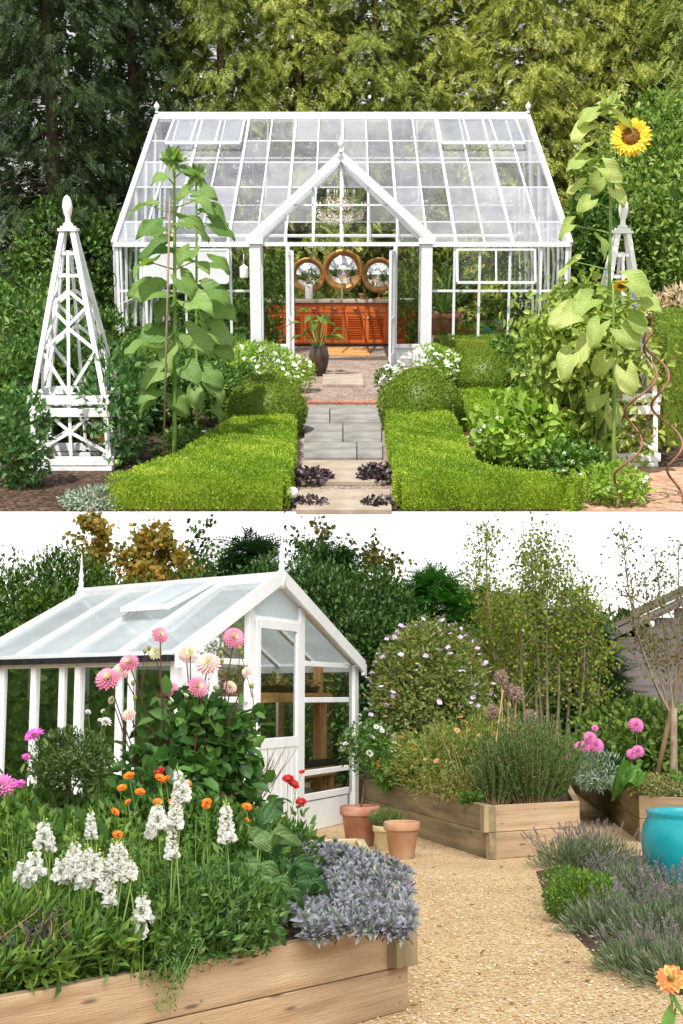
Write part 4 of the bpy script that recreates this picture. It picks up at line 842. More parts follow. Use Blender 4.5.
hp = F.q(622, 285, t4[1]-.16); put(FLW['sunflower'], 'flower_head', sf4, hp, (.1, -.55, -.75), .5); MB().tube(curve(t4, hp+[0, .04, .04], .2, 6), .013, 6).build('flower_stalk', L['stemgreen'], sf4)
# spiral supports
def spiral(px, pyb, pxt, pyt, label, rad=.05, turns=3.3, m='rust', r=.012):
    a = g(px, pyb); H = F.q(pxt, pyt, a[1]); n = 90; P = []
    for i in range(n):
        f = i/(n-1); k = min(1, f*4)*min(1, (1-f)*5+.2); P.append(a+(H-a)*f+[rad*k*math.cos(f*turns*2*PI), rad*k*math.sin(f*turns*2*PI), 0])
    o = MB().tube(P, r, 7).build('spiral_support', L[m], frame=F, org=a); tag(o, label, 'plant support', 'spiral plant supports')
spiral(616, 509, 654, 332, 'rusty spiral plant support crossing in front of the right obelisk', .11, 2.6)
spiral(683, 505, 648, 330, 'rusty spiral plant support leaning left from the right edge', .11, 2.6)
spiral(116, 372, 112, 250, 'dark spiral support beside the left corner of the greenhouse', .06, 4, 'black', .01)
# ---------------------------------------------------------------- shrubs and flowers
def flowers(t, kind, pts, sc=1., cc=None, name='flower', up=(0, -.3, .8)):
    for p in pts: put(FLW[kind], name, t, p, unit(arr(*up)+rng.normal(size=3)*.35), sc*(.8+.4*rng.random()))
def shell_pts(c, r, n, front=True):
    d = rdir(n*4); d = d[(d[:, 2] > -.2) & (d[:, 1] < .25)][:n]; return np.asarray(c)+d*np.asarray(r)*(1.0+.08*rng.random((len(d), 1)))
def fbush(px, py, rx, h, n, LL, WW, m, kind, nf, label, sc=1., name='flowering_shrub', cat='shrub', ry=None, fr=UP, z=0., **k):
    loc = fr.g(px, py, z); t, cc = bush(fr, name, label, cat, loc, rx, h, n, LL, WW, m, ry=ry, **k)
    if kind: flowers(t, kind, shell_pts(loc+[0, 0, h*.55], (rx*.95, (ry or rx)*.95, h*.48), nf), sc)
    return t
fbush(256, 402, .62, .80, 5200, .065, .03, 'bright', 'white5', 60, 'white flowered shrub left of the open doors, behind the left box ball', 1.25, stemm='stemgreen')
fbush(295, 392, .28, .55, 1200, .055, .028, 'bright', 'white5', 26, 'small white flowered plant at the foot of the left door', 1.2, stemm='stemgreen')
fbush(430, 400, .52, .75, 4200, .06, .03, 'bright', 'white5', 70, 'white flowered shrub right of the open doors, behind the right box ball', 1.35, stemm='stemgreen')
fbush(392, 396, .22, .45, 800, .055, .028, 'green', 'white5', 26, 'small trailing white flowered plant at the foot of the right door', 1.2, stemm='stemgreen')
fbush(527, 462, .62, .72, 2600, .12, .06, 'bright', 'white5', 14, 'broad leaved bright green shrub inside the angle of the right hedge', 1.3, stemm='stemgreen', hexa=True)
fbush(555, 400, .9, 1.15, 5200, .09, .04, 'green', None, 0, 'loose green shrub left of the right obelisk', stemm='stemgreen')
fbush(552, 372, .55, .8, 2200, .08, .035, 'bright', None, 0, 'light green bush under the right end of the greenhouse', stemm='stemgreen')
# vine over the right obelisk
t = thing('climbing_vine', 'pale yellow green vine growing over the right obelisk', 'climbing plant', g(590, 470), F); mb = MB(); sb = MB()
cs = []
for i in range(95):
    f = rng.random()**.8; z = f*oh2*.72; k = (1-f*.8)*.42; px_ = 592+rng.normal()*19-10*f; p = F.q(px_, 460-z*78, oc2[1]-.3+rng.normal()*.2); p[2] = max(p[2], .15); cs.append(p)
for c in cs:
    n = 60; P = c+rng.normal(size=(n, 3))*[.16, .12, .15]; mb.leaves(P, rng.normal(size=(n, 3))+[0, -.3, -.3], .085+.05*rng.random(n), .06, 0, rng.normal(size=(n, 3))*.6+[0, -.6, .6], hexa=True); stemto(sb, g(590+rng.normal()*6, 468), c, .007, .08)
mb.build('foliage', L['lime'], t); sb.build('stem', L['stemgreen'], t)
mb = MB(); P = oc2+rng.normal(size=(520, 3))*[.28, .18, .35]+[.1, -.2, .65]; P = P[P[:, 2] > .03]; mb.leaves(P, rng.normal(size=P.shape)+[0, 0, -1], .07, .03); mb.build('withered_foliage', L['brownleaf'], t)
# tomatoes round the left obelisk
def tomato(px, py, h, rx, n, label, m='tomleaf', fruits=()):
    loc = g(px, py); t, cc = bush(F, 'tomato_plant', label, 'tomato plant', loc, rx, h, n, .10, .045, m, 16, stemm='stemgreen', shell=.3, spread=.35, group='tomato plants round the left obelisk')
    for (x, y, c) in fruits:
        p = F.q(x, y, loc[1]-.15); MB().blob(p, .045, 12, 8, .03).build('tomato', L[c], t)
L['tomgreen'] = surf('green_tomato_skin', [(.3, (.2, .33, .05)), (.7, (.32, .42, .1))], 4, .25, 0); L['tomorange'] = surf('orange_tomato_skin', [(.3, (.65, .2, .02)), (.7, (.8, .35, .04))], 4, .25, 0)
tomato(112, 466, 1.25, .34, 1100, 'tomato plant with orange and green fruit at the right corner of the left obelisk', fruits=((106, 469, 'tomorange'), (116, 463, 'tomgreen'), (113, 472, 'tomgreen'), (102, 438, 'tomorange')))
tomato(24, 486, .95, .26, 900, 'young leafy tomato plant in front of the left obelisk at the left edge')
tomato(70, 440, 1.5, .45, 1200, 'tall tomato plant climbing inside the left obelisk')
for (px, py, rx, h, n, m, lb) in ((20, 440, .8, 1.1, 4200, 'mid', 'dense green foliage plant left of the left obelisk'), (15, 410, 1.1, 1.7, 5000, 'mid', 'tall leafy bush behind the left obelisk at the left edge'), (85, 405, .9, 1.4, 4200, 'mid', 'leafy bush between the left obelisk and the greenhouse'), (140, 430, .6, .9, 2400, 'tomleaf', 'loose leafy plant between obelisk and tall sunflowers'), (30, 350, 1.3, 1.7, 3600, 'mid', 'large leafy bush at the edge of the wood, far left'), (660, 420, .5, .5, 1300, 'mid', 'low leafy plant right of the right obelisk')):
    bush(F, 'leafy_bush', lb, 'bush', g(px, py), rx, h, int(n*1.2), .10, .045, m, 44, stemm='stemgreen', spread=.2)
# long-leaved clump
t = thing('strap_leaved_plant', 'clump of long upright strap leaves at the far left edge', 'plant', g(8, 400), F); mb = MB()
for i in range(60):
    d = unit(arr(rng.normal()*.5, rng.normal()*.4, 1)); a = ORG[t.name]+[rng.normal()*.2, rng.normal()*.15, 0]; P = [a+d*1.1*f+[d[0]*f*f*.4, 0, -.25*f*f] for f in np.linspace(0, 1, 5)]; V = []
    for f, p in zip(np.linspace(0, 1, 5), P): w = .022*(1-f*f*.95); V += [p-[w, 0, 0], p+[w, 0, 0]]
    mb.add(V, np.array([[k*2, k*2+1, k*2+3, k*2+2] for k in range(4)]), 0, True)
mb.build('foliage', L['green'], t)
fbush(92, 508, .26, .16, 900, .05, .02, 'silver', None, 0, 'small silvery plant on the soil at the left front', name='silver_plant', cat='plant', stems=0)
fbush(190, 462, .4, .35, 1100, .07, .035, 'mid', 'white5', 9, 'low dark plant with a few white blooms beside the left hedge', 1.0, stems=3)
fbush(308, 484, .20, .14, 420, .06, .045, 'heuch', None, 0, 'dark purple leaved plant at the left side of the path', name='dark_plant', cat='plant', stems=0)
fbush(380, 482, .20, .16, 460, .06, .045, 'heuch', None, 0, 'dark purple leaved plant at the right side of the path', name='dark_plant', cat='plant', stems=0)
fbush(312, 507, .15, .07, 220, .05, .04, 'heuch', None, 0, 'dark creeping plant on the nearest stepping stone, left', name='dark_plant', cat='plant', stems=0)
fbush(380, 508, .15, .08, 220, .05, .04, 'heuch', None, 0, 'dark creeping plant on the nearest stepping stone, right', name='dark_plant', cat='plant', stems=0)
fbush(612, 500, .36, .30, 1000, .07, .04, 'bright', 'white5', 8, 'small bright leafy plant at the foot of the lower sunflower', .9, stems=3)
fbush(570, 485, .35, .40, 1100, .07, .04, 'green', 'white5', 8, 'leafy plant with white blooms between the right hedge and obelisk', .9, stems=3)
o = MB().beam(g(474, 466, .05), g(480, 474, .09), .05, .16, (0, 0, 1)).build('timber_edge', L['timber'], frame=F, bevel=.004); tag(o, 'short brown timber edging in the corner of the right hedge', 'timber edging')
t = thing('path_light', 'small white round path light at the front of the left hedge', 'garden light', g(293, 508), F); o_ = ORG[t.name]
MB().tube([o_, o_+[0, 0, .12]], .012, 6).build('spike', L['steel'], t); MB().blob(o_+[0, 0, .15], .055, 14, 10, 0).build('globe', L['ceramic'], t)
# pots at the far right
st_ = thing('plant_stand', 'low timber stand carrying the terracotta pots at the right edge', 'plant stand', g(672, 372), F); sp_ = ORG[st_.name]; MB().box(sp_+[-.5, -.25, .72], sp_+[.6, .25, .78]).build('top', L['timberpale'], st_)
for x in (-.42, .52): MB().box(sp_+[x-.04, -.2, 0], sp_+[x+.04, .2, .718]).build('leg', L['timberpale'], st_)
for (dx, dy, r_, lb) in ((-.3, .08, .13, 'terracotta pot at the left of the pots by the right edge'), (.02, -.1, .17, 'largest front terracotta pot of the pots by the right edge'), (.4, .05, .16, 'terracotta pot cut by the right edge of the picture')):
    pot(F, lb, sp_+[dx, dy, .783], r_, r_*1.5, 'terra', 'terracotta pots at the right edge')
    mb = MB(); clouds(mb, sp_+[dx, dy, .783+r_*2.5], (r_*1.6, r_*1.5, r_*1.3), 120, .16, .05, 12, zmin=sp_[2]+.78+r_*1.3); tag(mb.build('potted_plant', L['potpink'], frame=F), f"{['pinkish brown leaved', 'pale pink leaved broad', 'pale pink'][[-.3, .02, .4].index(dx)]} plant in a terracotta pot at the right edge", 'potted plant', 'plants in the right edge pots')
# ---------------------------------------------------------------- the wood behind
GW = 'trees behind the large greenhouse'
def tr(px, y, h, rad, m, label, **k): x = F.q(px, 300, y)[0]; return conifer(F, (x, y, 0), h, rad, m, 'conifer_tree', label, 'conifer', group=GW, **k)
yT = YB+1.6
tr(60, yT-1.5, 12, 2.9, 'yew', 'dark green yew, leftmost conifer behind the left obelisk', nb=450, per=24, size=.36)
tr(-15, yT+1, 12, 3, 'yew', 'dark yew at the left edge of the picture behind the bushes', nb=330, per=21, size=.36)
tr(140, yT+.8, 12, 2.6, 'yew', 'dark conifer with bare trunk showing, left of the greenhouse ridge', nb=360, per=21, size=.36)
tr(225, yT+1.4, 12, 2.6, 'cypmid', 'green cypress behind the left half of the greenhouse roof', nb=390, per=24, size=.36)
tr(300, yT+2, 12.5, 2.6, 'cyp', 'golden green cypress over the left of the porch', nb=480, per=25, size=.33, hang=.35)
tr(372, yT+1.5, 12, 2.5, 'cypmid', 'darker cypress right above the porch point', nb=390, per=24, size=.33, hang=.35)
tr(440, yT+2.2, 12.5, 2.7, 'cyp', 'golden cypress over the right roof vent', nb=480, per=25, size=.33, hang=.35)
tr(520, yT+1.2, 12, 2.6, 'cyp', 'pale golden cypress over the right end of the ridge', nb=510, per=25, size=.33, hang=.4)
tr(600, yT+1.8, 12, 2.6, 'cyp', 'golden cypress behind the tall sunflower bloom', nb=480, per=25, size=.36)
tr(680, yT+1.0, 12, 2.8, 'cypmid', 'green cypress at the right edge of the wood', nb=420, per=24, size=.40)
for (px, y, rx, h, n, m, lb) in ((640, YB-2, 1.5, 5.3, 6000, 'shrubr', 'tall broadleaf shrub behind the right obelisk'), (690, YB-4, 1.3, 4.2, 4600, 'shrubr', 'leafy shrub at the right edge behind the pots'), (75, YB-1.5, 1.6, 3.0, 5200, 'mid', 'dark leafy laurel behind the left obelisk'), (600, YB-3.4, 1.0, 3.2, 4600, 'mid', 'dark leafy shrub beside the right end of the greenhouse')):
    bush(F, 'broadleaf_shrub', lb, 'shrub', (F.q(px, 300, y)[0], y, 0), rx, h, int(n*1.3), .15, .08, m, 60, spread=.15, shell=.5)
mb = MB(); n = 26000; P = np.column_stack([rng.uniform(-14, 14, n), yT+4.2+rng.normal(size=n)*.7, rng.uniform(0, 13, n)]); mb.leaves(P, rng.normal(size=(n, 3))+[0, -.4, -.4], .42, .22, 0)
mb.build('woodland', L['dark'], frame=F, org=(0, yT+4, 0))['kind'] = 'stuff'
# =================================================================== LOWER GARDEN
F = LO
L['wispy'] = leafm('wispy_leaf', [(.07, .15, .03), (.18, .28, .05), (.32, .38, .09), (.42, .26, .10)], .4); L['dahmix'] = leafm('mixed_green_leaf', [(.04, .10, .02), (.10, .20, .03), (.20, .30, .05)], .35); L['thyme'] = leafm('thyme_leaf', [(.12, .15, .05), (.24, .25, .08), (.34, .33, .12)], .2)
L['boxlow'] = leafm('low_box_leaf', [(.04, .10, .012), (.10, .20, .02), (.18, .30, .03)], .3)
L['cypgreen'] = leafm('green_conifer_spray', [(.03, .12, .02), (.06, .21, .03), (.12, .30, .05)], .3, .5); L['cypdark'] = leafm('dark_conifer_spray', [(.012, .05, .02), (.028, .085, .03), (.05, .13, .045)], .25, .5)
g = lambda px, py, z=0.: LO.g(px, py, z)
st('ground', [(-200, -2), (200, -2), (200, 400), (-200, 400)], 'soil', -.004, fr=LO)
st('gravel_yard', [(-9, -1), (9, -1), (9, 19), (-9, 19)], 'gravel', 0., fr=LO)
st('border_soil', [g(536, 872), g(552, 915), g(600, 960), g(690, 1000), g(800, 1000), g(760, 850), g(600, 858)], 'compost', .004, fr=LO)
# loose stones on the gravel
mb = MB(); n = 5200; t_ = rng.random(n)**.6; P = np.column_stack([rng.uniform(-.9, 2.1, n), 5.2+5.2*rng.random(n)**1.5, np.full(n, .002)])
a_ = rng.random((n, 3))*6.28; TV = np.array([[1, 0, .25], [0, .8, .3], [-1, 0, .2], [0, -.8, .25], [0, 0, .9], [0, 0, -.3]], float); TF = np.array([[0, 1, 4], [1, 2, 4], [2, 3, 4], [3, 0, 4], [1, 0, 5], [2, 1, 5], [3, 2, 5], [0, 3, 5]])
mb.inst(TV, TF, P, np.column_stack([np.cos(a_[:, 0]), np.sin(a_[:, 0]), np.zeros(n)]), .005+.006*rng.random(n))
L['stones'] = leafm('loose_stones', [(.28, .16, .07), (.5, .34, .16), (.62, .47, .27), (.7, .6, .42)], 0, .8)
mb.build('loose_gravel', L['stones'], frame=LO, org=(0, 0, 0))['kind'] = 'stuff'
mb = MB(); n = 110; P = np.column_stack([rng.uniform(-1.2, 2.2, n), rng.uniform(5.2, 14, n), np.full(n, .008)]); T = rng.normal(size=(n, 3)); T[:, 2] *= .15; mb.leaves(P, T, .045, .026, 0, np.tile([0, 0, 1.], (n, 1)), .15, hexa=True); mb.build('fallen_leaves', L['brownleaf'], frame=LO, org=(0, 0, 0))['kind'] = 'stuff'
# ---------------------------------------------------------------- raised beds
def planks(t, a, b, h, n=2, th=.05, m='timber', out=1, ext=0.):
    """a run of stacked boards from a to b (ground points), thickness to the inner side"""
    a = np.asarray(a, float); b = np.asarray(b, float); d = unit(b-a); nn = arr(d[1], -d[0], 0)*out; hh = h/n
    sc_ = MB(); ln = np.linalg.norm(b-a)
    for k in range(n):
        for u in (.06, ln*.5, ln-.06):
            for dz_ in (-.28, .28): sc_.obox(a+d*u+nn*.001+[0, 0, hh*(k+.5+dz_)], np.array([d, nn, [0, 0, 1]]), (.0045, .002, .0045))
    sc_.build('screws', L['steel'], t)
    for k in range(n):
        z = hh*(k+.5); MB().beam(a-nn*th/2+[0, 0, z]-d*ext, b-nn*th/2+[0, 0, z]+d*ext, th, hh-.004, (0, 0, 1)).build('board', L[m if not isinstance(m, (list, tuple)) else m[k]], t, bevel=.004)
def bedsoil(t, P, z):
    mb = MB(); P = np.array([[p[0], p[1], z] for p in P]); mb.sheet(P); return mb.build('soil', L['compost'], t)
HB = .385
A1, A2 = g(-90, 1015, HB)*[1, 1, 0], g(386, 924, HB)*[1, 1, 0]; A2b = g(408, 921, HB)*[1, 1, 0]; A3 = g(364, 838, HB)*[1, 1, 0]; A4 = g(-150, 850, HB)*[1, 1, 0]
t1_ = thing('raised_bed', 'long raised timber bed at the front left, packed with flowers and sage', 'raised bed', (A1+A2b)/2, LO, 'raised timber beds')
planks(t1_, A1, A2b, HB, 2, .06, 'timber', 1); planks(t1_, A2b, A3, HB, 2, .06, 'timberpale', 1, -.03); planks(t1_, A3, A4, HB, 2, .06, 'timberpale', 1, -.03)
d_ = unit(A2b-A1); nn = arr(d_[1], -d_[0], 0)
MB().beam(A2b-d_*.075+nn*.012+[0, 0, HB*.53], A2b-d_*.075+nn*.012+[0, 0, HB+.004], .14, .10, nn).build('corner_post', L['timberold'], t1_, bevel=.004)
bedsoil(t1_, [A1, A2b, A3, A4], HB-.05)
K, KR, KL = g(490, 860), g(581, 853), g(354, 816); HK = .455
KB, KC = g(575, 822)+[.1, 1.2, 0], g(400, 795)
t2_ = thing('raised_bed', 'angled raised timber bed in the middle behind the two terracotta pots', 'raised bed', K, LO, 'raised timber beds')
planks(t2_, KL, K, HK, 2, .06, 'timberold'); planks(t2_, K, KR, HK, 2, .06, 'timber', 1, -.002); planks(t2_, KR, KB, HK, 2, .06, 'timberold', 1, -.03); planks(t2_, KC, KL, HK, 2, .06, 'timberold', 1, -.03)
d2 = unit(K-KL); n2 = arr(d2[1], -d2[0], 0); MB().beam(K-d2*.05+n2*.008+[0, 0, HK*.5], K-d2*.05+n2*.008+[0, 0, HK+.003], .09, .08, n2).build('corner_post', L['timberold'], t2_, bevel=.004)
bedsoil(t2_, [KL, K, KR, KB, KC], HK-.04)
S, SR, SL = g(640, 842), g(760, 852), g(574, 792); HS = .44
t3_ = thing('raised_bed', 'raised timber bed at the right edge behind the turquoise pot', 'raised bed', S, LO, 'raised timber beds')
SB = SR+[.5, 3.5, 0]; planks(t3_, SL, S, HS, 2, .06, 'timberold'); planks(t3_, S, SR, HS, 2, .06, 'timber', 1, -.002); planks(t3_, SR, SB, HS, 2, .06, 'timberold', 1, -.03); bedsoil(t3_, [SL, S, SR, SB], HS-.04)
Q1, Q2 = g(-60, 905, .36)*[1, 1, 0], g(26, 893, .36)*[1, 1, 0]
# ---------------------------------------------------------------- the small greenhouse
B = g(356, 820); zE = LO.q(357, 665, B[1])[2]; A = LO.g(174, 654, zE)*[1, 1, 0]; gd = unit(B-A); gn = arr(-gd[1], gd[0], 0)   # gable line and its normal
gn = gn if gn[1] < 0 else -gn; pn = arr(gd[1], -gd[0], 0); pn = pn if pn[1] < 0 else -pn
gp = lambda px, py, o=0.: LO.onp(px, py, A+pn*o, pn)
MID = (A+B)/2; Rg = gp(275, 579); Rg = arr(*(A+gd*np.dot(Rg-A, gd))[:2], Rg[2]); zR = Rg[2]
Rf = LO.g(84, 594, zR); V_ = (Rf-Rg)*[1, 1, 0]
EA, EB = arr(A[0], A[1], zE), arr(B[0], B[1], zE); vd = unit(V_)
W_ = thing('small_greenhouse', 'small white timber greenhouse with a half glazed door and open roof vents', 'greenhouse', MID, LO)
def bl(mb, a, b, w=.05, h=.05, up=None, ext=0.): mb.beam(a, b, w, h, pn if up is None else up, 0, ext)
zc0 = .30
mb = MB()     # side wall towards the left
for f in (0, .005): pass
bl(mb, A+[0, 0, zc0], A+V_+[0, 0, zc0], .07, .05, (0, 0, 1)); bl(mb, EA-[0, 0, .05], EA+V_-[0, 0, .05], .06, .09, (0, 0, 1))
for px, w in ((34, .075), (62, .06), (78.5, .085), (2, .06), (119, .05), (131, .05), (-18, .06)):
    p = LO.onp(px, 720, A, gd*1.0+0) if False else LO.onp(px, 720, A, arr(-vd[1], vd[0], 0)); p = arr(p[0], p[1], 0); bl(mb, p+[0, 0, zc0], p+[0, 0, zE-.08], .06, w, gd)
mb.build('wall_frame', L['white'], W_, bevel=.004)
MB().sheet([A+[0, 0, zc0], A+V_+[0, 0, zc0], EA+V_, EA]).build('side_glass', L['glassside'], W_)
mb = MB(); mb.beam(A+[0, 0, zc0/2-.01]+gd*.02, A+V_+[0, 0, zc0/2-.01]+gd*.02, .04, zc0-.03, (0, 0, 1)); mb.beam(B+[0, 0, zc0/2-.01]-gd*.02, B+V_+[0, 0, zc0/2-.01]-gd*.02, .04, zc0-.03, (0, 0, 1)); mb.build('wall_panel', L['white'], W_)
mb = MB()
bl(mb, B+[0, 0, zc0], B+V_+[0, 0, zc0], .07, .05, (0, 0, 1)); bl(mb, EB-[0, 0, .04], EB+V_-[0, 0, .04], .06, .08, (0, 0, 1))
for f in (.2, .4, .6, .8, 1): bl(mb, B+V_*f+[0, 0, zc0], B+V_*f+[0, 0, zE], .05, .06, gd)
for f in (.25, .5, .75): bl(mb, A+V_+(B-A)*f+[0, 0, .1], A+V_+(B-A)*f+[0, 0, zE+(zR-zE)*(1-abs(f-.5)*2)], .05, .05)
bl(mb, EA+V_, EB+V_, .05, .06, (0, 0, 1)); bl(mb, EA+V_, Rg+V_, .06, .08); bl(mb, EB+V_, Rg+V_, .06, .08); bl(mb, A+V_+[0, 0, .3], B+V_+[0, 0, .3], .05, .6, (0, 0, 1)) if False else None
mb.build('rear_frame', L['white'], W_)
MB().sheet([B+[0, 0, zc0], B+V_+[0, 0, zc0], EB+V_, EB]).build('side_glass', L['glassside'], W_)
MB().sheet([A+V_+[0, 0, .1], B+V_+[0, 0, .1], EB+V_, Rg+V_, EA+V_]).build('rear_glass', L['glassside'], W_)
# gable front
def vpost(mb, px, z0, z1, w, o=0., py=720): p = gp(px, py); p = arr(p[0], p[1], 0)+pn*o; bl(mb, p+[0, 0, z0], p+[0, 0, z1], .06, w, gd)   # w along the wall
zroof = lambda p: zE+(zR-zE)*(1-abs(np.dot(p-A, gd)-np.dot(Rg-A, gd))/(np.dot(Rg-A, gd) if np.dot(p-Rg, gd) < 0 else np.dot(B-Rg, gd)))
def hbar(mb, xa, ya, xb, w, o=0., th=.05): a = gp(xa, ya); b = gp(xb, 700); bl(mb, a+pn*o, arr(b[0], b[1], a[2])+pn*o, th, w, (0, 0, 1))
mb = MB()
p = A+gd*.05; bl(mb, p, p+[0, 0, zE], .07, .10, gd); p = B-gd*.06; bl(mb, p, p+[0, 0, zE], .07, .13, gd)
for px, w in ((248.5, .10), (300, .11)): pz = gp(px, 700); vpost(mb, px, 0, zroof(arr(pz[0], pz[1], 0))-.02, w)
hbar(mb, 248, 617.5, 301, .055, .0, .056)
for x0, x1, y in ((303, 347, 663.5), (303, 347, 700), (182, 246, 659), (182, 246, 700), (303, 347, 798), (182, 246, 812), (303, 347, 773.5)): hbar(mb, x0, y, x1, .055 if y < 780 else .07)
vpost(mb, 213, .3, zE, .05)
mb.build('gable_frame', L['white'], W_, bevel=.004)
for x0, x1, y in ((304, 346, 802), (182, 246, 815)):
    a, b = gp(x0, y), gp(x1, 700); mb = MB(); zt = a[2]; a = arr(a[0], a[1], 0); b = arr(b[0], b[1], 0); mb.beam(a+[0, 0, zt/2], b+[0, 0, zt/2], .035, zt-.01, (0, 0, 1)); mb.build('wall_panel', L['white'], W_)
MB().sheet([A+[0, 0, .25]+pn*.0, B+[0, 0, .25], EB, Rg, EA]).build('gable_glass', L['glassside'], W_) if False else None
zt = gp(304, 800)[2]
a = gp(303, 700); b = B-gd*.05; MB().sheet([arr(a[0], a[1], zt), arr(b[0], b[1], zt), arr(b[0], b[1], zE-.02), arr(a[0], a[1], zroof(arr(a[0], a[1], 0))-.03)]).build('gable_glass', L['glassside'], W_)
a = gp(246, 700); b = A+gd*.05; MB().sheet([arr(a[0], a[1], zt), arr(b[0], b[1], zt), arr(b[0], b[1], zE-.02), arr(a[0], a[1], zroof(arr(a[0], a[1], 0))-.03)]).build('gable_glass', L['glassside'], W_)
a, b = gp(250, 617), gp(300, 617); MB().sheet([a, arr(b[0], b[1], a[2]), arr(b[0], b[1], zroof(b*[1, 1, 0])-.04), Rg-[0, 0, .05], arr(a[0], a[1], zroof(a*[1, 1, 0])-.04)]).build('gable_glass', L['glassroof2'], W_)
# door
da, db_ = gp(252.5, 700), gp(296.5, 700); zd1 = gp(270, 620.5)[2]; dl = np.linalg.norm((db_-da)[:2]); D0 = arr(da[0], da[1], 0)+pn*.025; dz = gp(270, 741)[2]
mb = MB(); st_w = .085
bl(mb, D0+gd*st_w/2+[0, 0, .03], D0+gd*st_w/2+[0, 0, zd1], .045, st_w, gd); bl(mb, D0+gd*(dl-st_w/2)+[0, 0, .03], D0+gd*(dl-st_w/2)+[0, 0, zd1], .045, st_w, gd)
e0, e1 = D0+gd*st_w, D0+gd*(dl-st_w); bl(mb, e0+[0, 0, zd1-.045], e1+[0, 0, zd1-.045], .045, .09, (0, 0, 1)); bl(mb, e0+[0, 0, dz-.02], e1+[0, 0, dz-.02], .045, .10, (0, 0, 1)); bl(mb, e0+[0, 0, .09], e1+[0, 0, .09], .045, .12, (0, 0, 1))
nb_ = 7
for k in range(nb_): c = e0+(e1-e0)*(k+.5)/nb_; bl(mb, c+[0, 0, .14], c+[0, 0, dz-.06], .03, np.linalg.norm(e1-e0)/nb_-.012, gd)
bl(mb, e0-pn*.012+[0, 0, (dz+.1)/2], e1-pn*.012+[0, 0, (dz+.1)/2], .01, dz-.15, (0, 0, 1))
dr = mb.build('door', L['white'], W_, bevel=.003); MB().sheet([e0+[0, 0, dz+.02], e1+[0, 0, dz+.02], e1+[0, 0, zd1-.08], e0+[0, 0, zd1-.08]]).build('pane', L['glassside'], dr)
hz = gp(252, 718)[2]; hp_ = D0+gd*.04+pn*.03+[0, 0, hz]; mb = MB(); mb.beam(hp_-[0, 0, .07], hp_+[0, 0, .07], .012, .035, gd); mb.tube([hp_, hp_+pn*.045, hp_+pn*.05+gd*.10], .010, 6); mb.build('handle', L['black'], dr)
# roof
ov = -vd*.10   # gable overhang
mb = MB(); bl(mb, Rg+ov, Rf-ov, .10, .07, (0, 0, 1)); bl(mb, Rg+ov+[0, 0, .045], Rf-ov+[0, 0, .045], .03, .05, (0, 0, 1)); mb.build('ridge_board', L['white'], W_, bevel=.004)
for e, sgn in ((EA, -1), (EB, 1)):
    o_ = gd*sgn*.05; mb = MB(); tip = e+ov+o_-[0, 0, .02]; mb.beam(Rg+ov+[0, 0, .02], tip, .035, .14, pn if False else np.cross(unit(tip-Rg-ov), unit(gn)) if False else (0, 0, 1))
    bl(mb, tip+[0, 0, .03], tip-[0, 0, .10], .036, .09, gd); mb.build('barge_board', L['white'], W_, bevel=.003)
for k, e in enumerate((EA, EB)):
    mb = MB(); nbay = 4 if k == 0 else 5
    for i in range(nbay+1): f = i/nbay; bl(mb, Rg+V_*f, e+V_*f, .045 if 0 < i < nbay else .07, .05, (0, 0, 1), .02)
    bl(mb, e+[0, 0, .01], e+V_+[0, 0, .01], .06, .035, (0, 0, 1)); mb.build('roof_bar', L['white'], W_, bevel=.003)
    mb = MB()
    for i in range(nbay): f0, f1 = i/nbay, (i+1)/nbay; mb.sheet([Rg+V_*f0-[0, 0, .01], Rg+V_*f1-[0, 0, .01], e+V_*f1-[0, 0, .01], e+V_*f0-[0, 0, .01]])
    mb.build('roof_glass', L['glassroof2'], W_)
o_ = -gd*.07; P0 = EA+o_-[0, 0, .035]; mb = MB(); mb.beam(P0-vd*.02, P0+V_, .09, .055, (0, 0, 1)); mb.build('gutter', L['black'], W_, bevel=.004)
# roof vents: second bay from the gable
def rv(f0, f1, v0, v1, lift, name='roof_vent', e=EA):
    rp = lambda f, v: Rg+V_*f+(e-Rg)*v; a, b, c, d = rp(f0, v0)+[0, 0, .05], rp(f1, v0)+[0, 0, .05], rp(f1, v1)+[0, 0, .05+lift], rp(f0, v1)+[0, 0, .05+lift]
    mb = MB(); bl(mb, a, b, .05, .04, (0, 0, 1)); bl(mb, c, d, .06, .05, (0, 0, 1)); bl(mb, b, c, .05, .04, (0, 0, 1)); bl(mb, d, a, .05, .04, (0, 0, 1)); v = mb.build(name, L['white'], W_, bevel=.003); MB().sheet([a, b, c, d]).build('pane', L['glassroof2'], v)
rv(.27, .49, .03, .52, .06); rv(.27, .52, .0, .5, .42, e=EB)
for p, s_ in ((Rg+ov*.9, 1), (Rf-ov*.6, 1.05)):
    MB().lathe(p+[0, 0, .05], [(.045, -.15), (.045, .02), (.025, .04), (.035, .08), (.02, .12), (.032, .17), (.016, .22), (.010, .34*s_), (.002, .40*s_)], 12).build('finial', L['white'], W_)
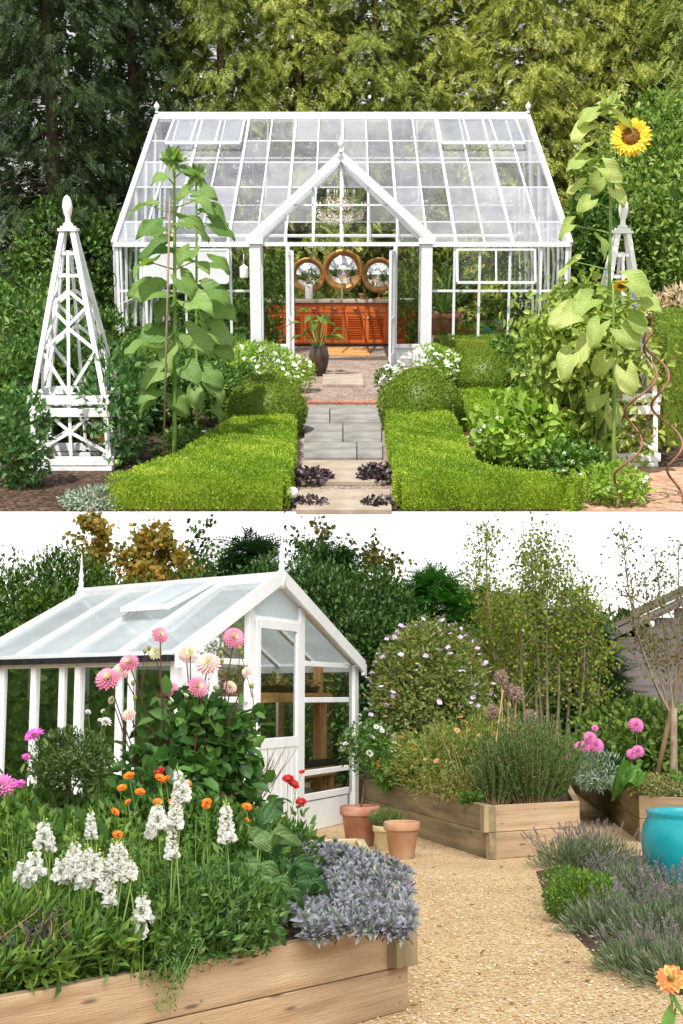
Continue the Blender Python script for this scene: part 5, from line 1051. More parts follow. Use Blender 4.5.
# staging inside
def staging(lb, z, o0, o1, f0, f1, m='shelf'):
    base_ = B-gd*o1; t = thing('staging', lb, 'shelf bench', base_, LO, 'timber benches in the small greenhouse'); c = lambda u, v: B-gd*(o0+(o1-o0)*u)+V_*(f0+(f1-f0)*v)
    P = [c(0, 0), c(1, 0), c(1, 1), c(0, 1)]; mb = MB(); mb.ngon([p+[0, 0, z-.04] for p in P][::-1], .04); mb.build('top', L[m], t)
    bl(mb := MB(), P[0]+[0, 0, z-.06], P[1]+[0, 0, z-.06], .03, .08, (0, 0, 1)); mb.build('front_rail', L[m], t)
    for u in (.05, .95):
        for v in (.04, .96): p = c(u, v); bl(mb := MB(), p, p+[0, 0, z-.045], .05, .05, gd); mb.build('leg', L[m], t)
    return t, c
zs1 = gp(320, 693, -.4)[2]; zs2 = gp(320, 765, -.4)[2]
_, c1 = staging('upper orange timber bench running along the gable inside the small greenhouse', zs1, .15, 3.2, .10, .34)
_, c2 = staging('lower timber bench with a black tray behind the right gable window', zs2, .15, 1.3, .08, .30)
for k in range(7):
    p = c1(.05+.13*k, .35)+[0, 0, zs1+.003]; o = MB().lathe(p, [(.09, 0), (.12, .07), (.125, .075), (.10, .075), (.09, .03)], 14).build('seed_tray', L['black'], frame=LO, org=p); tag(o, f"black round seed dish on the upper greenhouse bench, {['first', 'second', 'third', 'fourth', 'fifth', 'sixth', 'seventh'][k]} from the right wall", 'seed tray', 'seed dishes on the upper greenhouse bench')
    if k % 2 == 0:
        mb = MB(); clouds(mb, p+[0, 0, .12], (.10, .10, .08), 90, .07, .03, 6); tag(mb.build('seedlings', L['autumn' if k % 4 else 'brownleaf'], frame=LO), f"{['dry brown', 0, 'yellowing', 0, 'brown withered', 0, 'yellow green'][k]} seedlings in a dish on the upper greenhouse bench", 'seedlings', 'seedlings on the upper greenhouse bench')
p = c2(.35, .3)+[0, 0, zs2+.003]; t = thing('tray', 'wide black tray on the lower greenhouse bench', 'tray', p, LO); mb = MB()
for s_ in (-1, 1): mb.beam(p+pn*.16*s_-gd*.38+[0, 0, .04], p+pn*.16*s_+gd*.38+[0, 0, .04], .012, .08, (0, 0, 1)); 
mb.build('side', L['black'], t); mb = MB(); mb.obox(p+[0, 0, .006], np.array([gd, pn, [0, 0, 1]]), (.38, .155, .005)); mb.build('bottom', L['black'], t)
for (u, v, h, rx, m, lb) in ((.32, .5, 1.25, .4, 'bright', 'tomato like green plant low inside the small greenhouse behind the right window'), (.62, .6, 1.3, .45, 'green', 'leafy plant inside the small greenhouse behind the door'), (.25, .85, 1.4, .45, 'dark', 'dark leafy plant at the back left inside the small greenhouse'), (.85, .8, 1.3, .4, 'green', 'leafy plant at the back right corner inside the small greenhouse')):
    bush(LO, 'greenhouse_plant', lb, 'plant', A+(B-A)*u+V_*v, rx, h, 1300, .11, .05, m, 18, stems=4, shell=.35)
pp_ = gp(318, 700, -.5)*[1, 1, 0]; o = MB().beam(pp_, pp_+[0, 0, 1.78], .09, .09, gd).build('timber_post', L['shelf'], frame=LO, bevel=.004); tag(o, 'square orange timber post standing inside the small greenhouse', 'post')
# ---------------------------------------------------------------- shed and fence
YS = 21.
t = thing('shed', 'grey brown weatherboarded shed with sloping roof at the right edge', 'shed', (LO.q(650, 700, YS)[0], YS, 0), LO)
xs0 = LO.q(607, 700, YS)[0]; xs1 = xs0+5; zl0 = LO.q(607, 642, YS)[2]; sl = (LO.q(683, 604, YS)[2]-zl0)/(LO.q(683, 604, YS)[0]-xs0)
nb = 22; hh = .155
for k in range(nb):
    z = k*hh; 
    x0 = xs0 if z+hh < zl0 else xs0+(z+hh-zl0)/sl
    if x0 > xs1-.5: break
    mb = MB(); mb.obox(((x0+xs1)/2, YS, z+hh/2), np.array([[1, 0, 0], [0, 1, .09], [0, -.09, 1]]), ((xs1-x0)/2, .012, hh/2+.008)); mb.build('board', L['shed'], t)
mb = MB(); mb.beam((xs0-.02, YS, 0), (xs0-.02, YS, zl0), .06, .09, (1, 0, 0)); mb.build('corner_board', L['shed'], t)
mb = MB(); a = arr(xs0-.25, YS-.1, zl0-.05); b = arr(xs1, YS-.1, zl0+sl*5); mb.beam(a, b, .05, .13, (0, 0, 1)); mb.build('barge_board', L['shed'], t)
mb = MB(); mb.sheet([a+[0, -.05, .09], b+[0, -.05, .09], b+[0, 4, .09], a+[0, 4, .09]]); mb.build('roof', L['roofing'], t)
mb = MB(); mb.box((xs0, YS+.03, 0), (xs0+.03, YS+4, zl0)); mb.build('side_wall', L['shed'], t)
t = thing('fence', 'dark old panel fence between the birch stems and the shed', 'fence', (LO.q(560, 700, YS+1)[0], YS+1, 0), LO); x0, x1 = LO.q(300, 700, YS+1)[0], xs0-.1
mb = MB()
for k in range(9): mb.obox(((x0+x1)/2, YS+1+.01*(k % 2), .2*k+.1), np.array([[1, 0, 0], [0, 1, .08], [0, -.08, 1]]), ((x1-x0)/2, .01, .11))
mb.build('panel', L['bark'], t)
for f in (.1, .4, .7, .98): MB().box((x0+(x1-x0)*f-.05, YS+.9, 0), (x0+(x1-x0)*f+.05, YS+.99, 1.9)).build('post', L['bark'], t)
# ---------------------------------------------------------------- trees and hedges behind
GT = 'trees behind the lower garden'
def ql(px, y, z=0.): p = LO.q(px, 700, y); return arr(p[0], y, z)
def topz(px, py, y): return LO.q(px, py, y)[2]
for (px, y, ptop, rx, n, m, lb) in ((10, 20, 566, 1.5, 11000, 'green', 'yellow green hedge tree at the left edge behind the small greenhouse'), (62, 20.5, 566, 1.2, 9000, 'mid', 'rounded green hedge tree behind the left finial'), (118, 21, 582, 1.0, 6500, 'green', 'green hedge tree between the finials of the small greenhouse'), (215, 21, 560, 1.1, 8000, 'mid', 'dark green tree right of the yellowing tree'), (300, 20, 560, 1.3, 13000, 'dark', 'dense dark evergreen behind the ridge finial'), (350, 19.5, 578, 1.2, 12000, 'dark', 'dense dark evergreen just right of the small greenhouse'), (395, 20.5, 625, 1.1, 9000, 'dark', 'dark evergreen mass behind the sweet pea arch'), (500, 20.8, 655, 1.5, 9000, 'dark', 'dark low evergreen behind the birch stems')):
    bush(LO, 'hedge_tree', lb, 'tree', ql(px, y), rx, topz(px, ptop, y), int(n*2.2), .085, .042, m, 110, ry=.9, group=GT, shell=.45, lift=.15, spread=.16, up=.4)
def cypress(px, y, ptop, rad, m, lb, **k): return conifer(LO, ql(px, y), topz(px, ptop, y), rad, m, 'conifer_tree', lb, 'conifer', group=GT, nb=240, per=12, size=.34, hang=-.35, droop=-.15, **k)
cypress(433, 20, 572, 1.15, 'cypgreen', 'fresh green cypress with a pointed top left of the birch')
cypress(478, 20.6, 592, 1.05, 'cypgreen', 'smaller green cypress with a soft top left of the birch stems')
cypress(520, 20.8, 598, 1.0, 'cypdark', 'dark cypress directly behind the birch stems')
cypress(575, 21, 612, 1.0, 'cypdark', 'dark cypress between the birch and the shed')
cypress(392, 21, 598, .9, 'cypdark', 'dark cypress behind the sweet pea arch')
cypress(250, 21, 536, 1.0, 'cypdark', 'dark pointed conifer behind the greenhouse ridge')
cypress(330, 22, 548, 1.2, 'cypdark', 'tall dark conifer right of the ridge finial')
def loosetree(px, y, pbot, ptop, spreadx, nst, nl, m, bark, lb, leaf=.055, pxs=None, r=.022, name='birch_tree', cat='birch', tw=5, lean=1.0, lo=.30, fork=None):
    b = g(px, pbot) if y is None else ql(px, y); y = b[1]; H = topz(px, ptop, y); t = thing(name, lb, cat, b, LO, GT); sb = MB(); mb = MB(); C = []; T = []
    if fork: fz = topz(px, fork, y); sb.tube(curve(b, b+[.02, 0, fz], .02, 6), np.linspace(.05, .035, 6), 8); b = b+[.02, 0, fz-.03]; H = H-fz
    for i in range(nst):
        a = rng.random()*6.28; f = (i+.5)/nst*2-1; h = H*(1-.42*abs(f)**1.3)*(.86+.14*rng.random()) if i else H
        tp = b+[spreadx*f*.9*lean, rng.normal()*spreadx*.3, h]; Cv = curve(b+[f*.10, rng.normal()*.05, 0], tp, .03, 10); Cv[:, 0] += spreadx*f*.25*np.sin(np.linspace(0, PI, 10)); sb.tube(Cv, np.linspace(r, .004, 10), 6, cap=False)
        for k in range(tw*4):
            u = lo+(1-lo)*rng.random(); s_ = Cv[0]+0; j = u*9; j0 = int(min(8, j)); s_ = Cv[j0]+(Cv[j0+1]-Cv[j0])*(j-j0); l_ = H*.14*(1.3-u)*(.5+rng.random()); d = unit(arr(rng.normal(), rng.normal(), 1.1)); e = s_+d*l_*1.6
            cv = curve(s_, e, .1, 5); sb.tube(cv, np.linspace(.006, .002, 5), 4, cap=False)
            n = max(3, int(nl/(nst*tw*4))); q_ = rng.random(n); C.append(s_+(e-s_)*q_[:, None]+rng.normal(size=(n, 3))*.07); T.append(rng.normal(size=(n, 3))*.7+[0, 0, -.6])
    C = np.vstack(C); T = np.vstack(T); mb.leaves(C, T, leaf*(.7+.6*rng.random(len(C))), leaf*.75); mb.build('foliage', L[m], t); sb.build('trunk', L[bark], t); return t
L['cypgreen'] = leafm('green_conifer_spray', [(.03, .12, .02), (.06, .21, .03), (.12, .30, .05)], .3, .5); L['cypdark'] = leafm('dark_conifer_spray', [(.012, .05, .02), (.028, .085, .03), (.05, .13, .045)], .25, .5)
loosetree(548, 15.5, 0, 520, .80, 12, 7600, 'birch', 'barkpale', 'multi stemmed birch with pale trunks and yellow green leaves', .05, tw=6, lo=.46, r=.032)
loosetree(672, 13.8, 0, 530, .62, 8, 1900, 'olive', 'barkpale', 'sparse multi branched tree on a short trunk at the right edge', .04, name='young_tree', cat='tree', tw=6, lo=.2, fork=708, r=.013)
loosetree(505, 16.5, 0, 560, .5, 5, 2600, 'birch', 'barkpale', 'slender birch stems just left of the multi stemmed birch', .05, tw=5, lo=.45)
loosetree(160, 26, 0, 518, 1.5, 9, 15000, 'autumn', 'bark', 'tall tree turning yellow and orange behind the small greenhouse', .13, name='autumn_tree', cat='tree', tw=8, lo=.3)
loosetree(236, 27, 0, 530, 1.0, 7, 3600, 'mid', 'bark', 'airy dark green tree right of the yellowing tree', .12, name='airy_tree', cat='tree', tw=7)
loosetree(370, 24, 0, 517, 1.1, 8, 3400, 'olive', 'bark', 'airy tree with small green and yellow leaves right of the greenhouse ridge', .11, name='airy_tree', cat='tree', tw=7)
loosetree(322, 24, 0, 516, .5, 4, 1500, 'mid', 'bark', 'thin upright tree beside the ridge finial reaching the top', .11, name='airy_tree', cat='tree', tw=6)
for px, ptop, lb in ((55, 532, 'bare thin tree on the white sky, left of the two near the left finial'), (90, 548, 'bare thin tree on the white sky behind the left finial'), (8, 545, 'bare thin tree on the white sky at the left edge')):
    loosetree(px, 34, 0, ptop, .5, 5, 240, 'olive', 'barkpale', lb, .10, name='bare_tree', cat='tree', tw=4, r=.03)
# unseen hedge added at the left so the side glass mirrors dark green
mb = MB(); n = 9000; P = np.column_stack([-6.5+rng.normal(size=n)*.25, rng.uniform(4, 19, n), rng.random(n)*3.4]); mb.leaves(P, rng.normal(size=(n, 3))+[.4, 0, .2], .2, .11, 0); mb.box((-6.6, 4, 0), (-6.4, 19, 3.3)); tag(mb.build('unseen_hedge', L['mid'], frame=LO), 'unseen tall green hedge added at the left for the glass to mirror', 'hedge')
# far wood closing the view below the tree tops
mb = MB(); n = 15000; xx = rng.uniform(-9, 9, n); P = np.column_stack([xx, 23.2+rng.normal(size=n)*.4, rng.random(n)**.8*(2.3+.35*np.sin(xx*1.7)+.25*np.sin(xx*4.1))]); mb.leaves(P, rng.normal(size=(n, 3))+[0, -.3, .3], .28, .15, 0)
mb.build('woodland', L['dark'], frame=LO, org=(0, 23, 0))['kind'] = 'stuff'
# ---------------------------------------------------------------- planting in the middle bed
zK = HK-.04
def onbed(px, y, z=zK): return ql(px, y, z)
b_ = ql(430, 15.0, zK)
t = thing('sweet_pea_arch', 'sweet pea plants covering a round topped steel arch, with lilac blooms', 'climbing plant', b_, LO)
zt_ = topz(430, 634, 15.); fm = MB(); wid = .50
for s_ in (-.22, .22):
    a = np.linspace(0, PI, 20); P = [b_+[-wid, s_, 0]]+[b_+[-wid*math.cos(x), s_, (zt_-zK)-wid+wid*math.sin(x)-.16] for x in a]+[b_+[wid, s_, 0]]; fm.tube(P, .008, 6)
for z in (.35, .7, 1.0): fm.beam(b_+[-wid, -.22, z], b_+[wid, -.22, z], .016, .016)
fm.beam(b_+[0, -.22, 0], b_+[0, -.22, zt_-zK-.1], .016, .016, (0, 1, 0)); fm.build('arch_frame', L['steel'], t)
mb = MB(); cc = clouds(mb, b_+[0, 0, (zt_-zK)*.52], (.60, .48, (zt_-zK)*.50), 17000, .06, .028, 90, shell=.55, spread=.22, zmin=zK, up=.2); clouds(mb, b_+[0, 0, (zt_-zK)*.55], (.66, .5, (zt_-zK)*.52), 2200, .055, .025, 60, shell=.95, spread=.10, zmin=zK)
mb.build('foliage', leafm('sweet_pea_leaf', [(.08, .14, .03), (.20, .29, .07), (.36, .42, .14), (.40, .30, .12)], .45), t)
pts = shell_pts(b_+[0, 0, (zt_-zK)*.55], (.70, .54, (zt_-zK)*.53), 80); flowers(t, 'lilac', pts, 1.1)
for (px, y, rx, h, n, LL, WW, m, lb, kind, nf) in (
    (383, 15.0, .36, .80, 1500, .06, .03, 'mid', 'white rose bush between the greenhouse and sweet pea arch', 'whiterose', 22),
    (402, 14.1, .26, .40, 900, .10, .05, 'rhub', 'leafy marigold clump with orange blooms in the middle bed', 'orange', 14),
    (435, 13.6, .48, .62, 4200, .06, .013, 'wispy', 'wispy yellow green plant in front of the sweet pea arch', None, 0),
    (465, 13.0, .42, .70, 3600, .06, .013, 'wispy', 'wispy reddish green plant left of the rosemary', 'rust', 8),
    (500, 14.2, .45, .82, 2600, .06, .015, 'wispy', 'wispy reddish plant behind the rosemary', 'rust', 6),
    (445, 12.4, .35, .24, 900, .05, .02, 'olive', 'low brown green ground plant behind the long bed board', None, 0)):
    c = onbed(px, y); t, cc = bush(LO, 'bed_plant', lb, 'plant', c, rx, h, n, LL, WW, m, 26, stemm='straw', group='plants in the middle raised bed', spread=.28)
    if kind: flowers(t, kind, shell_pts(c+[0, 0, h*.6], (rx*.9, rx*.8, h*.5), nf), .9)
# rosemary like shrub
def feathery(name, lb, loc, rx, h, ns, m, per=55, LL=.035, WW=.006, cat='shrub', spreadup=1.3, group=None, tip=None):
    t = thing(name, lb, cat, loc, LO, group); mb = MB(); sb = MB(); loc = np.asarray(loc, float)
    for i in range(ns):
        a = rng.random()*6.28; r_ = rng.random()**.6; l_ = h*(.6+.45*rng.random())*(1.05-.35*r_*r_); s0 = loc+[math.cos(a)*r_*rx*.45, math.sin(a)*r_*rx*.45, 0]; e = s0+[math.cos(a)*r_*rx*.65, math.sin(a)*r_*rx*.65, l_]
        C = curve(s0, e, .06, 7); sb.tube(C, np.linspace(.004, .0015, 7), 4, cap=False); u = (.12+.88*rng.random(per)); j = np.minimum(u*6, 5.99); j0 = j.astype(int); P = C[j0]+(C[j0+1]-C[j0])*(j-j0)[:, None]; d = unit(e-s0)
        mb.leaves(P, d*spreadup+rng.normal(size=(per, 3))*.65, LL*(1.2-.5*u), WW, 0)
    mb.build('foliage', L[m], t); sb.build('stem', L[tip or 'straw'], t); return t
feathery('rosemary', 'upright fine leaved green rosemary at the corner of the middle bed', onbed(530, 12.2), .50, .80, 280, 'rosemary', 95, .045, .009)
feathery('rosemary', 'shorter fine leaved green rosemary left of the larger one', onbed(494, 12.1), .26, .55, 90, 'rosemary', 80, .04, .008)
for (px, py, y, lb) in ((501, 677, 12.8, 'highest dry allium seed head, left one over the middle bed'), (509, 690, 12.9, 'dry allium seed head just below the highest one'), (517, 694, 12.8, 'dry allium seed head right of the highest pair'), (493, 712, 12.9, 'dry allium seed head lowest on the left over the rosemary'), (531, 717, 12.8, 'dry allium seed head on the right, leaning over the rosemary')):
    tp = LO.q(px, py, y); bb = onbed(px-6+rng.normal()*4, y); t = thing('allium', lb, 'seed head', bb, LO, 'dry allium seed heads'); stemto(mb := MB(), bb, tp, .008, .02); mb.build('stem', L['straw'], t); put(FLW['allium'], 'seed_head', t, tp, (0, 0, 1), 1.5)
tag(MB().tube([onbed(486, 12.1), LO.q(503, 690, 12.6)], .007, 6).build('cane', L['straw'], frame=LO), 'thin tan cane leaning among the allium stems', 'cane')
feathery('young_plant', 'tiny bright green seedling on the middle bed soil', onbed(470, 11.9), .12, .14, 30, 'green', 20, .05, .02)
# ---------------------------------------------------------------- pots
pot(LO, 'large terracotta pot with a standard rose by the greenhouse corner', g(360, 846), .185, .37, 'terra', 'terracotta pots on the gravel')
t = thing('standard_rose', 'standard rose with a round white flowered head above the large terracotta pot', 'rose tree', g(361, 846)+[0, 0, .33], LO); o_ = ORG[t.name]; hc = LO.q(368, 748, o_[1])
MB().tube(curve(o_, hc-[0, 0, .1], .02, 7), .010, 6).build('trunk', L['bark'], t); mb = MB(); clouds(mb, hc, (.24, .22, .22), 1200, .045, .024, 20, shell=.5); mb.build('foliage', L['mid'], t); flowers(t, 'whiterose', shell_pts(hc, (.24, .22, .22), 22), .9)
pot(LO, 'smaller pale terracotta pot standing in front of the grassy pot', g(402, 858), .155, .31, 'terrapale', 'terracotta pots on the gravel')
pg = g(386, 850); pot(LO, 'small round pot of fine grass behind the pale terracotta pot', pg, .12, .22, 'timberpale', 'terracotta pots on the gravel'); feathery('grass_tuft', 'fine green tuft growing in the small pot', pg+[0, 0, .2], .15, .17, 60, 'rosemary', 25, .05, .006, 'plant')
c = g(696, 897); rr = .36; t = thing('turquoise_pot', 'large glossy turquoise glazed pot at the right edge', 'planter', c, LO)
MB().lathe(c, [(.2, 0), (.22, .01), (.30, .12), (.355, .27), (.365, .38), (.35, .48), (.32, .54), (.315, .56), (.325, .58), (.318, .592), (.26, .592), (.25, .58), (.245, .54), (.26, .48)], 48).build('body', L['turq'], t); MB().lathe(c, [(.246, .545), (.1, .553), (.002, .553)], 24).build('soil', L['compost'], t)
# right bed planting
for (px, y, rx, h, n, LL, WW, m, lb, kind, nf, sc) in (
    (636, 15.0, .78, .86, 6000, .085, .045, 'shrubr', 'dahlia clump in the right bed with magenta pink pompons', None, 0, 1),
    (676, 14.6, .6, .74, 3800, .085, .045, 'shrubr', 'leafy rose clump behind the right bed board at the edge', 'red', 4, .7),
    (597, 14.2, .28, .36, 2200, .06, .012, 'silver', 'grey green feathery plant spilling over the side of the right bed', None, 0, 1),
    (616, 14.5, .28, .42, 1700, .06, .02, 'rhub', 'bright green bushy plant below the magenta pompons', None, 0, 1),
    (662, 12.9, .26, .22, 2200, .03, .014, 'thyme', 'rounded thyme cushion on the front corner of the right bed', None, 0, 1),
    (697, 13.0, .24, .20, 1500, .03, .014, 'thyme', 'thyme cushion cut by the right edge of the picture', None, 0, 1),
    (645, 13.3, .16, .18, 500, .06, .035, 'autumn', 'small plant with reddish yellow leaves behind the large leaf', None, 0, 1)):
    if m not in L: L['wispy'] = leafm('wispy_leaf', [(.07, .15, .03), (.18, .28, .05), (.32, .38, .09), (.42, .26, .10)], .4); L['dahmix'] = leafm('mixed_green_leaf', [(.04, .10, .02), (.10, .20, .03), (.20, .30, .05)], .35); L['thyme'] = leafm('thyme_leaf', [(.12, .15, .05), (.24, .25, .08), (.34, .33, .12)], .2)
    c = ql(px, y, HS-.04); t, cc = bush(LO, 'bed_plant', lb, 'plant', c, rx, h, n, LL, WW, m, 26, stemm='stemgreen', group='plants in the right raised bed')
    if kind: flowers(t, kind, shell_pts(c+[0, 0, h*.6], (rx*.9, rx*.8, h*.5), nf), sc)
    if 'dahlia' in lb:
        for (x_, y_, s_) in ((580, 747, .85), (586, 745, .9), (590, 738, 1), (596, 745, 1.1), (636, 725, 1.1), (632, 754, .8), (638, 751, .9), (595, 728, .5), (568, 756, .5)): p = LO.q(x_, y_, 13.95); put(FLW['pompon_mag'], 'flower', t, p, (0, -.8, .5), s_*1.05); stemto(mb := MB(), p-[0, 0, .45], p, .005); mb.build('flower_stalk', L['stemgreen'], t)
t = thing('rhubarb', 'large crinkled bright green leaf hanging over the right bed edge', 'plant', ql(632, 12.9, HS-.04), LO); mb = MB()
for (x_, y_, dx, dy, s_) in ((640, 769, -1, .42, .40), (632, 774, -.7, .9, .24), (672, 776, .9, .1, .16)): bigleaf(mb, LO.q(x_, y_, 12.75), arr(dx, -.25, -dy), s_, s_*.55, 1.0, heart=.12, wav=.3, up=unit(arr(.2, -.8, .7)), ns=14, nw=7)
mb.build('foliage', L['rhub'], t)
tag(MB().tube([ql(652, 14.0, HS), LO.q(680, 668, 14.0)], .028, 8).build('stake', L['timber'], frame=LO), 'brown round stake leaning against the young tree at the right', 'stake')
# ---------------------------------------------------------------- lavender and box at the right front
def lavender(px, py, rx, h, n, lb, lean=(0, 0)):
    c = g(px, py); t = thing('lavender', lb, 'lavender', c, LO, 'lavender plants in the right border'); mb = MB(); n2_ = n*16; d = rdir(n2_, .4); d[:, 2] = abs(d[:, 2]); P = c+d*rng.random((n2_, 1))**.5*[rx, rx*.8, h*.62]
    mb.leaves(P, d+rng.normal(size=d.shape)*.4+[0, 0, .7], .07, .008); mb.build('foliage', L['lavleaf'], t)
    k = min(n, 62)
    for i in range(k):
        a = rng.random()*6.28; r_ = rng.random()**.7; p = c+[math.cos(a)*r_*rx*.7, math.sin(a)*r_*rx*.55, h*.18]; put(LAV, 'flower_spike', t, p, (math.cos(a)*r_*1.0+lean[0], math.sin(a)*r_*.9+lean[1], 1.1), h/.42*(.55+.5*rng.random()))
    return t
for (px, py, rx, h, n, lb) in ((570, 868, .34, .34, 90, 'lavender with faded spikes at the tip of the border, beside the gravel'), (600, 866, .34, .36, 90, 'lavender directly below the corner of the right bed'), (630, 900, .34, .34, 90, 'lavender in front of the turquoise pot on its left'), (610, 934, .30, .28, 90, 'lavender right behind the front edge of the border'), (660, 945, .34, .36, 95, 'lavender below the turquoise pot'), (690, 930, .34, .38, 95, 'lavender at the right edge of the picture'), (650, 972, .28, .26, 90, 'lowest lavender, next to the gravel at the front'), (690, 985, .3, .3, 90, 'lavender at the lower right corner above the orange bloom')):
    lavender(px, py, rx, h, n, lb)
for (px, py, r_, h, n, lb) in ((580, 922, .20, .30, 3600, 'small bushy bright green box plant among the lavender'), (565, 905, .15, .24, 1900, 'smaller green box plant at the tip of the border'), (598, 915, .16, .25, 2200, 'dark green box plant right of the bushy bright one')):
    bush(LO, 'box_plant', lb, 'shrub', g(px, py), r_, h, n, .022, .012, 'boxlow', 16, stems=4, up=.8) if 'boxlow' in L else (L.__setitem__('boxlow', leafm('low_box_leaf', [(.04, .10, .012), (.10, .20, .02), (.18, .30, .03)], .3)), bush(LO, 'box_plant', lb, 'shrub', g(px, py), r_, h, n, .022, .012, 'boxlow', 16, stems=4, up=.8))
tag(MB().tube([g(558, 850), g(556, 800)*0+LO.q(556, 795, g(558, 850)[1])], .006, 5).build('dried_flower', L['straw'], frame=LO), 'thin bare stem standing at the tip of the lavender border', 'stem')
c = LO.q(671, 979, 3.9); t = thing('blanket_flower', 'orange and yellow bloom close by at the lower right corner', 'flower', c-[0, 0, .45], LO); mb = daisy(.055, 15, .5, .3, .12, 2)
me_ = tmpl('bloom', mb, [leafm('orange_red_petal', [(.75, .14, .05), (.85, .30, .08), (.9, .62, .2)], .3), L['brownc']]); put(me_, 'flower_head', t, c, (-.2, -.75, .5), .80); put(FLW['bud'], 'flower_centre', t, c+[-.002, -.008, .006], (-.2, -.75, .5), .55)
stemto(mb := MB(), c-[0, 0, .45], c, .005); mb.build('stem', L['stemgreen'], t); mb = MB(); bigleaf(mb, c-[0, 0, .06], (.5, -.2, -.5), .1, .045); bigleaf(mb, c-[0, 0, .09], (-.3, -.3, -.5), .1, .04); mb.build('leaf', L['rhub'], t)
# ---------------------------------------------------------------- the front left bed
zb = HB-.05
def inbed(px, y): return ql(px, y, zb)
GF = 'plants in the front left raised bed'
for (px, y, rx, h, n, LL, WW, m, lb) in (
    (-12, 4.85, .38, .34, 2600, .08, .014, 'dahmix', 'wispy green plant at the left end of the front bed'),
    (34, 4.95, .36, .26, 1300, .08, .022, 'dahmix', 'leafy snapdragon foliage left in the front bed'),
    (95, 5.1, .36, .24, 1700, .06, .018, 'mid', 'dense dark snapdragon foliage at the front of the bed'),
    (150, 5.25, .33, .26, 1900, .06, .018, 'dark', 'dark green foliage in the middle of the front bed'),
    (205, 5.45, .33, .30, 1900, .06, .018, 'dark', 'green snapdragon foliage beside the crinkled leaves'),
    (60, 6.8, .55, .42, 3600, .08, .04, 'dahmix', 'mixed green leafy plant behind the white snapdragons'),
    (10, 7.4, .6, .50, 3600, .09, .045, 'dahmix', 'leafy plant with reddish leaves at the back left of the bed'),
    (150, 7.3, .55, .50, 3600, .08, .03, 'mid', 'green leafy plant below the dahlia at the back of the bed'),
    (225, 7.2, .45, .42, 3000, .08, .03, 'mid', 'calendula foliage right of the dahlia'),
    (255, 6.3, .28, .28, 1500, .07, .03, 'dark', 'dark leaves between the crinkled leaves and the sage')):
    bush(LO, 'flower_bed_plant', lb, 'plant', inbed(px, y), rx, h, int(n*1.5), LL*.75, WW*.8, m, 34, ry=rx*.7, stemm='stemgreen', group=GF, shell=.4, spread=.22, up=.7)
# sage
t = thing('purple_sage', 'mound of purple grey sage spilling over the corner of the front bed', 'sage', inbed(345, 6.2), LO, GF); o_ = ORG[t.name]; mb = MB(); sb = MB()
P = []; 
for i in range(460):
    f = rng.random(); px = 270+140*f; py = rng.uniform(846, 938); lim = 846+max(0, (px-350))*.52; hi = 905+(18 if px > 300 else 0)+8*math.sin(px*.1)
    if py < lim-2 or py > hi+10+rng.random()*12: continue
    y = 5.62+(1-(py-846)/78)*2.2+rng.normal()*.08; P.append(LO.q(px, py, max(y, 5.52)))
for c in P:
    d = unit(arr(rng.normal()*.5, -.5+rng.normal()*.4, .6)); k = 13; a = np.arange(k)*2.4; s_ = unit(np.cross(d, [0, 0, 1.])); u = np.cross(s_, d); f = (np.arange(k)/k)
    T = (np.cos(a)[:, None]*s_+np.sin(a)[:, None]*u)*(1-f[:, None]*.8)+d*(.25+.9*f[:, None]); mb.leaves(c+d*f[:, None]*.03, T, .062*(1-.45*f), .021*(1-.4*f), 0, np.tile(d, (k, 1)), .12, hexa=True)
    stemto(sb, c-d*.045, c, .003)
mb.build('foliage', L['sage'], t); sb.build('stem', L['bark'], t)
mb = MB(); mb2 = 0
# crinkled chard-like leaves
t = thing('crinkled_leaf_plant', 'large crinkled green leaves arching beside the sage', 'plant', inbed(250, 6.0), LO, GF); mb = MB(); pb = MB()
for (x_, y_, dx, dy, s_, y) in ((262, 826, .45, -.9, .20, 6.3), (258, 842, .9, -.4, .22, 6.2), (250, 865, .9, .15, .20, 6.0), (262, 880, .9, .1, .19, 5.8), (240, 892, -.4, .5, .14, 5.7), (232, 905, -.9, .3, .15, 5.6), (258, 905, .6, .4, .15, 5.6), (275, 888, .9, .2, .17, 5.8), (290, 868, 1, -.2, .18, 6.1), (300, 882, 1, .0, .16, 5.9), (268, 925, .6, .3, .12, 5.42), (230, 872, -.7, -.2, .16, 5.9), (272, 850, .8, -.7, .2, 6.4)):
    p = LO.q(x_, y_, y); bigleaf(mb, p, arr(dx, -.25, -dy), s_*.85, s_*.42, .5, heart=.1, wav=.30, up=unit(arr(0, -.7, .8)), ns=12, nw=5); stemto(pb, ORG[t.name]+[rng.normal()*.03, 0, .02], p, .005)
mb.build('foliage', L['chard'] if 'chard' in L else veined('crinkled_leaf_green', [(.04, .11, .03), (.08, .17, .05), (.15, .24, .08)], .3), t); pb.build('petiole', L['stemgreen'], t)
# trailing plant over the board
t = thing('trailing_plant', 'feathery green plant trailing down over the front board', 'plant', inbed(175, 5.0), LO, GF); o_ = LO.q(182, 940, A1[1]*.42+A2b[1]*.58-.03); mb = MB(); sb = MB()
for i in range(16):
    a = LO.q(165+rng.random()*38, 936+rng.random()*8, 4.98-.0*i); yy = 5.04; a = LO.q(165+rng.random()*40, 938, yy); e = LO.q(152+rng.random()*40, 960+rng.random()*55, yy-.06-.03*rng.random()); C = curve(a, e, .1, 6); sb.tube(C, .0018, 4, cap=False); n = 40; u = rng.random((n, 1)); mb.leaves(a+(e-a)*u+rng.normal(size=(n, 3))*.012, rng.normal(size=(n, 3))+[0, -.3, .2], .026, .006)
mb.build('foliage', L['rosemary'], t); sb.build('stem', L['stemgreen'], t)
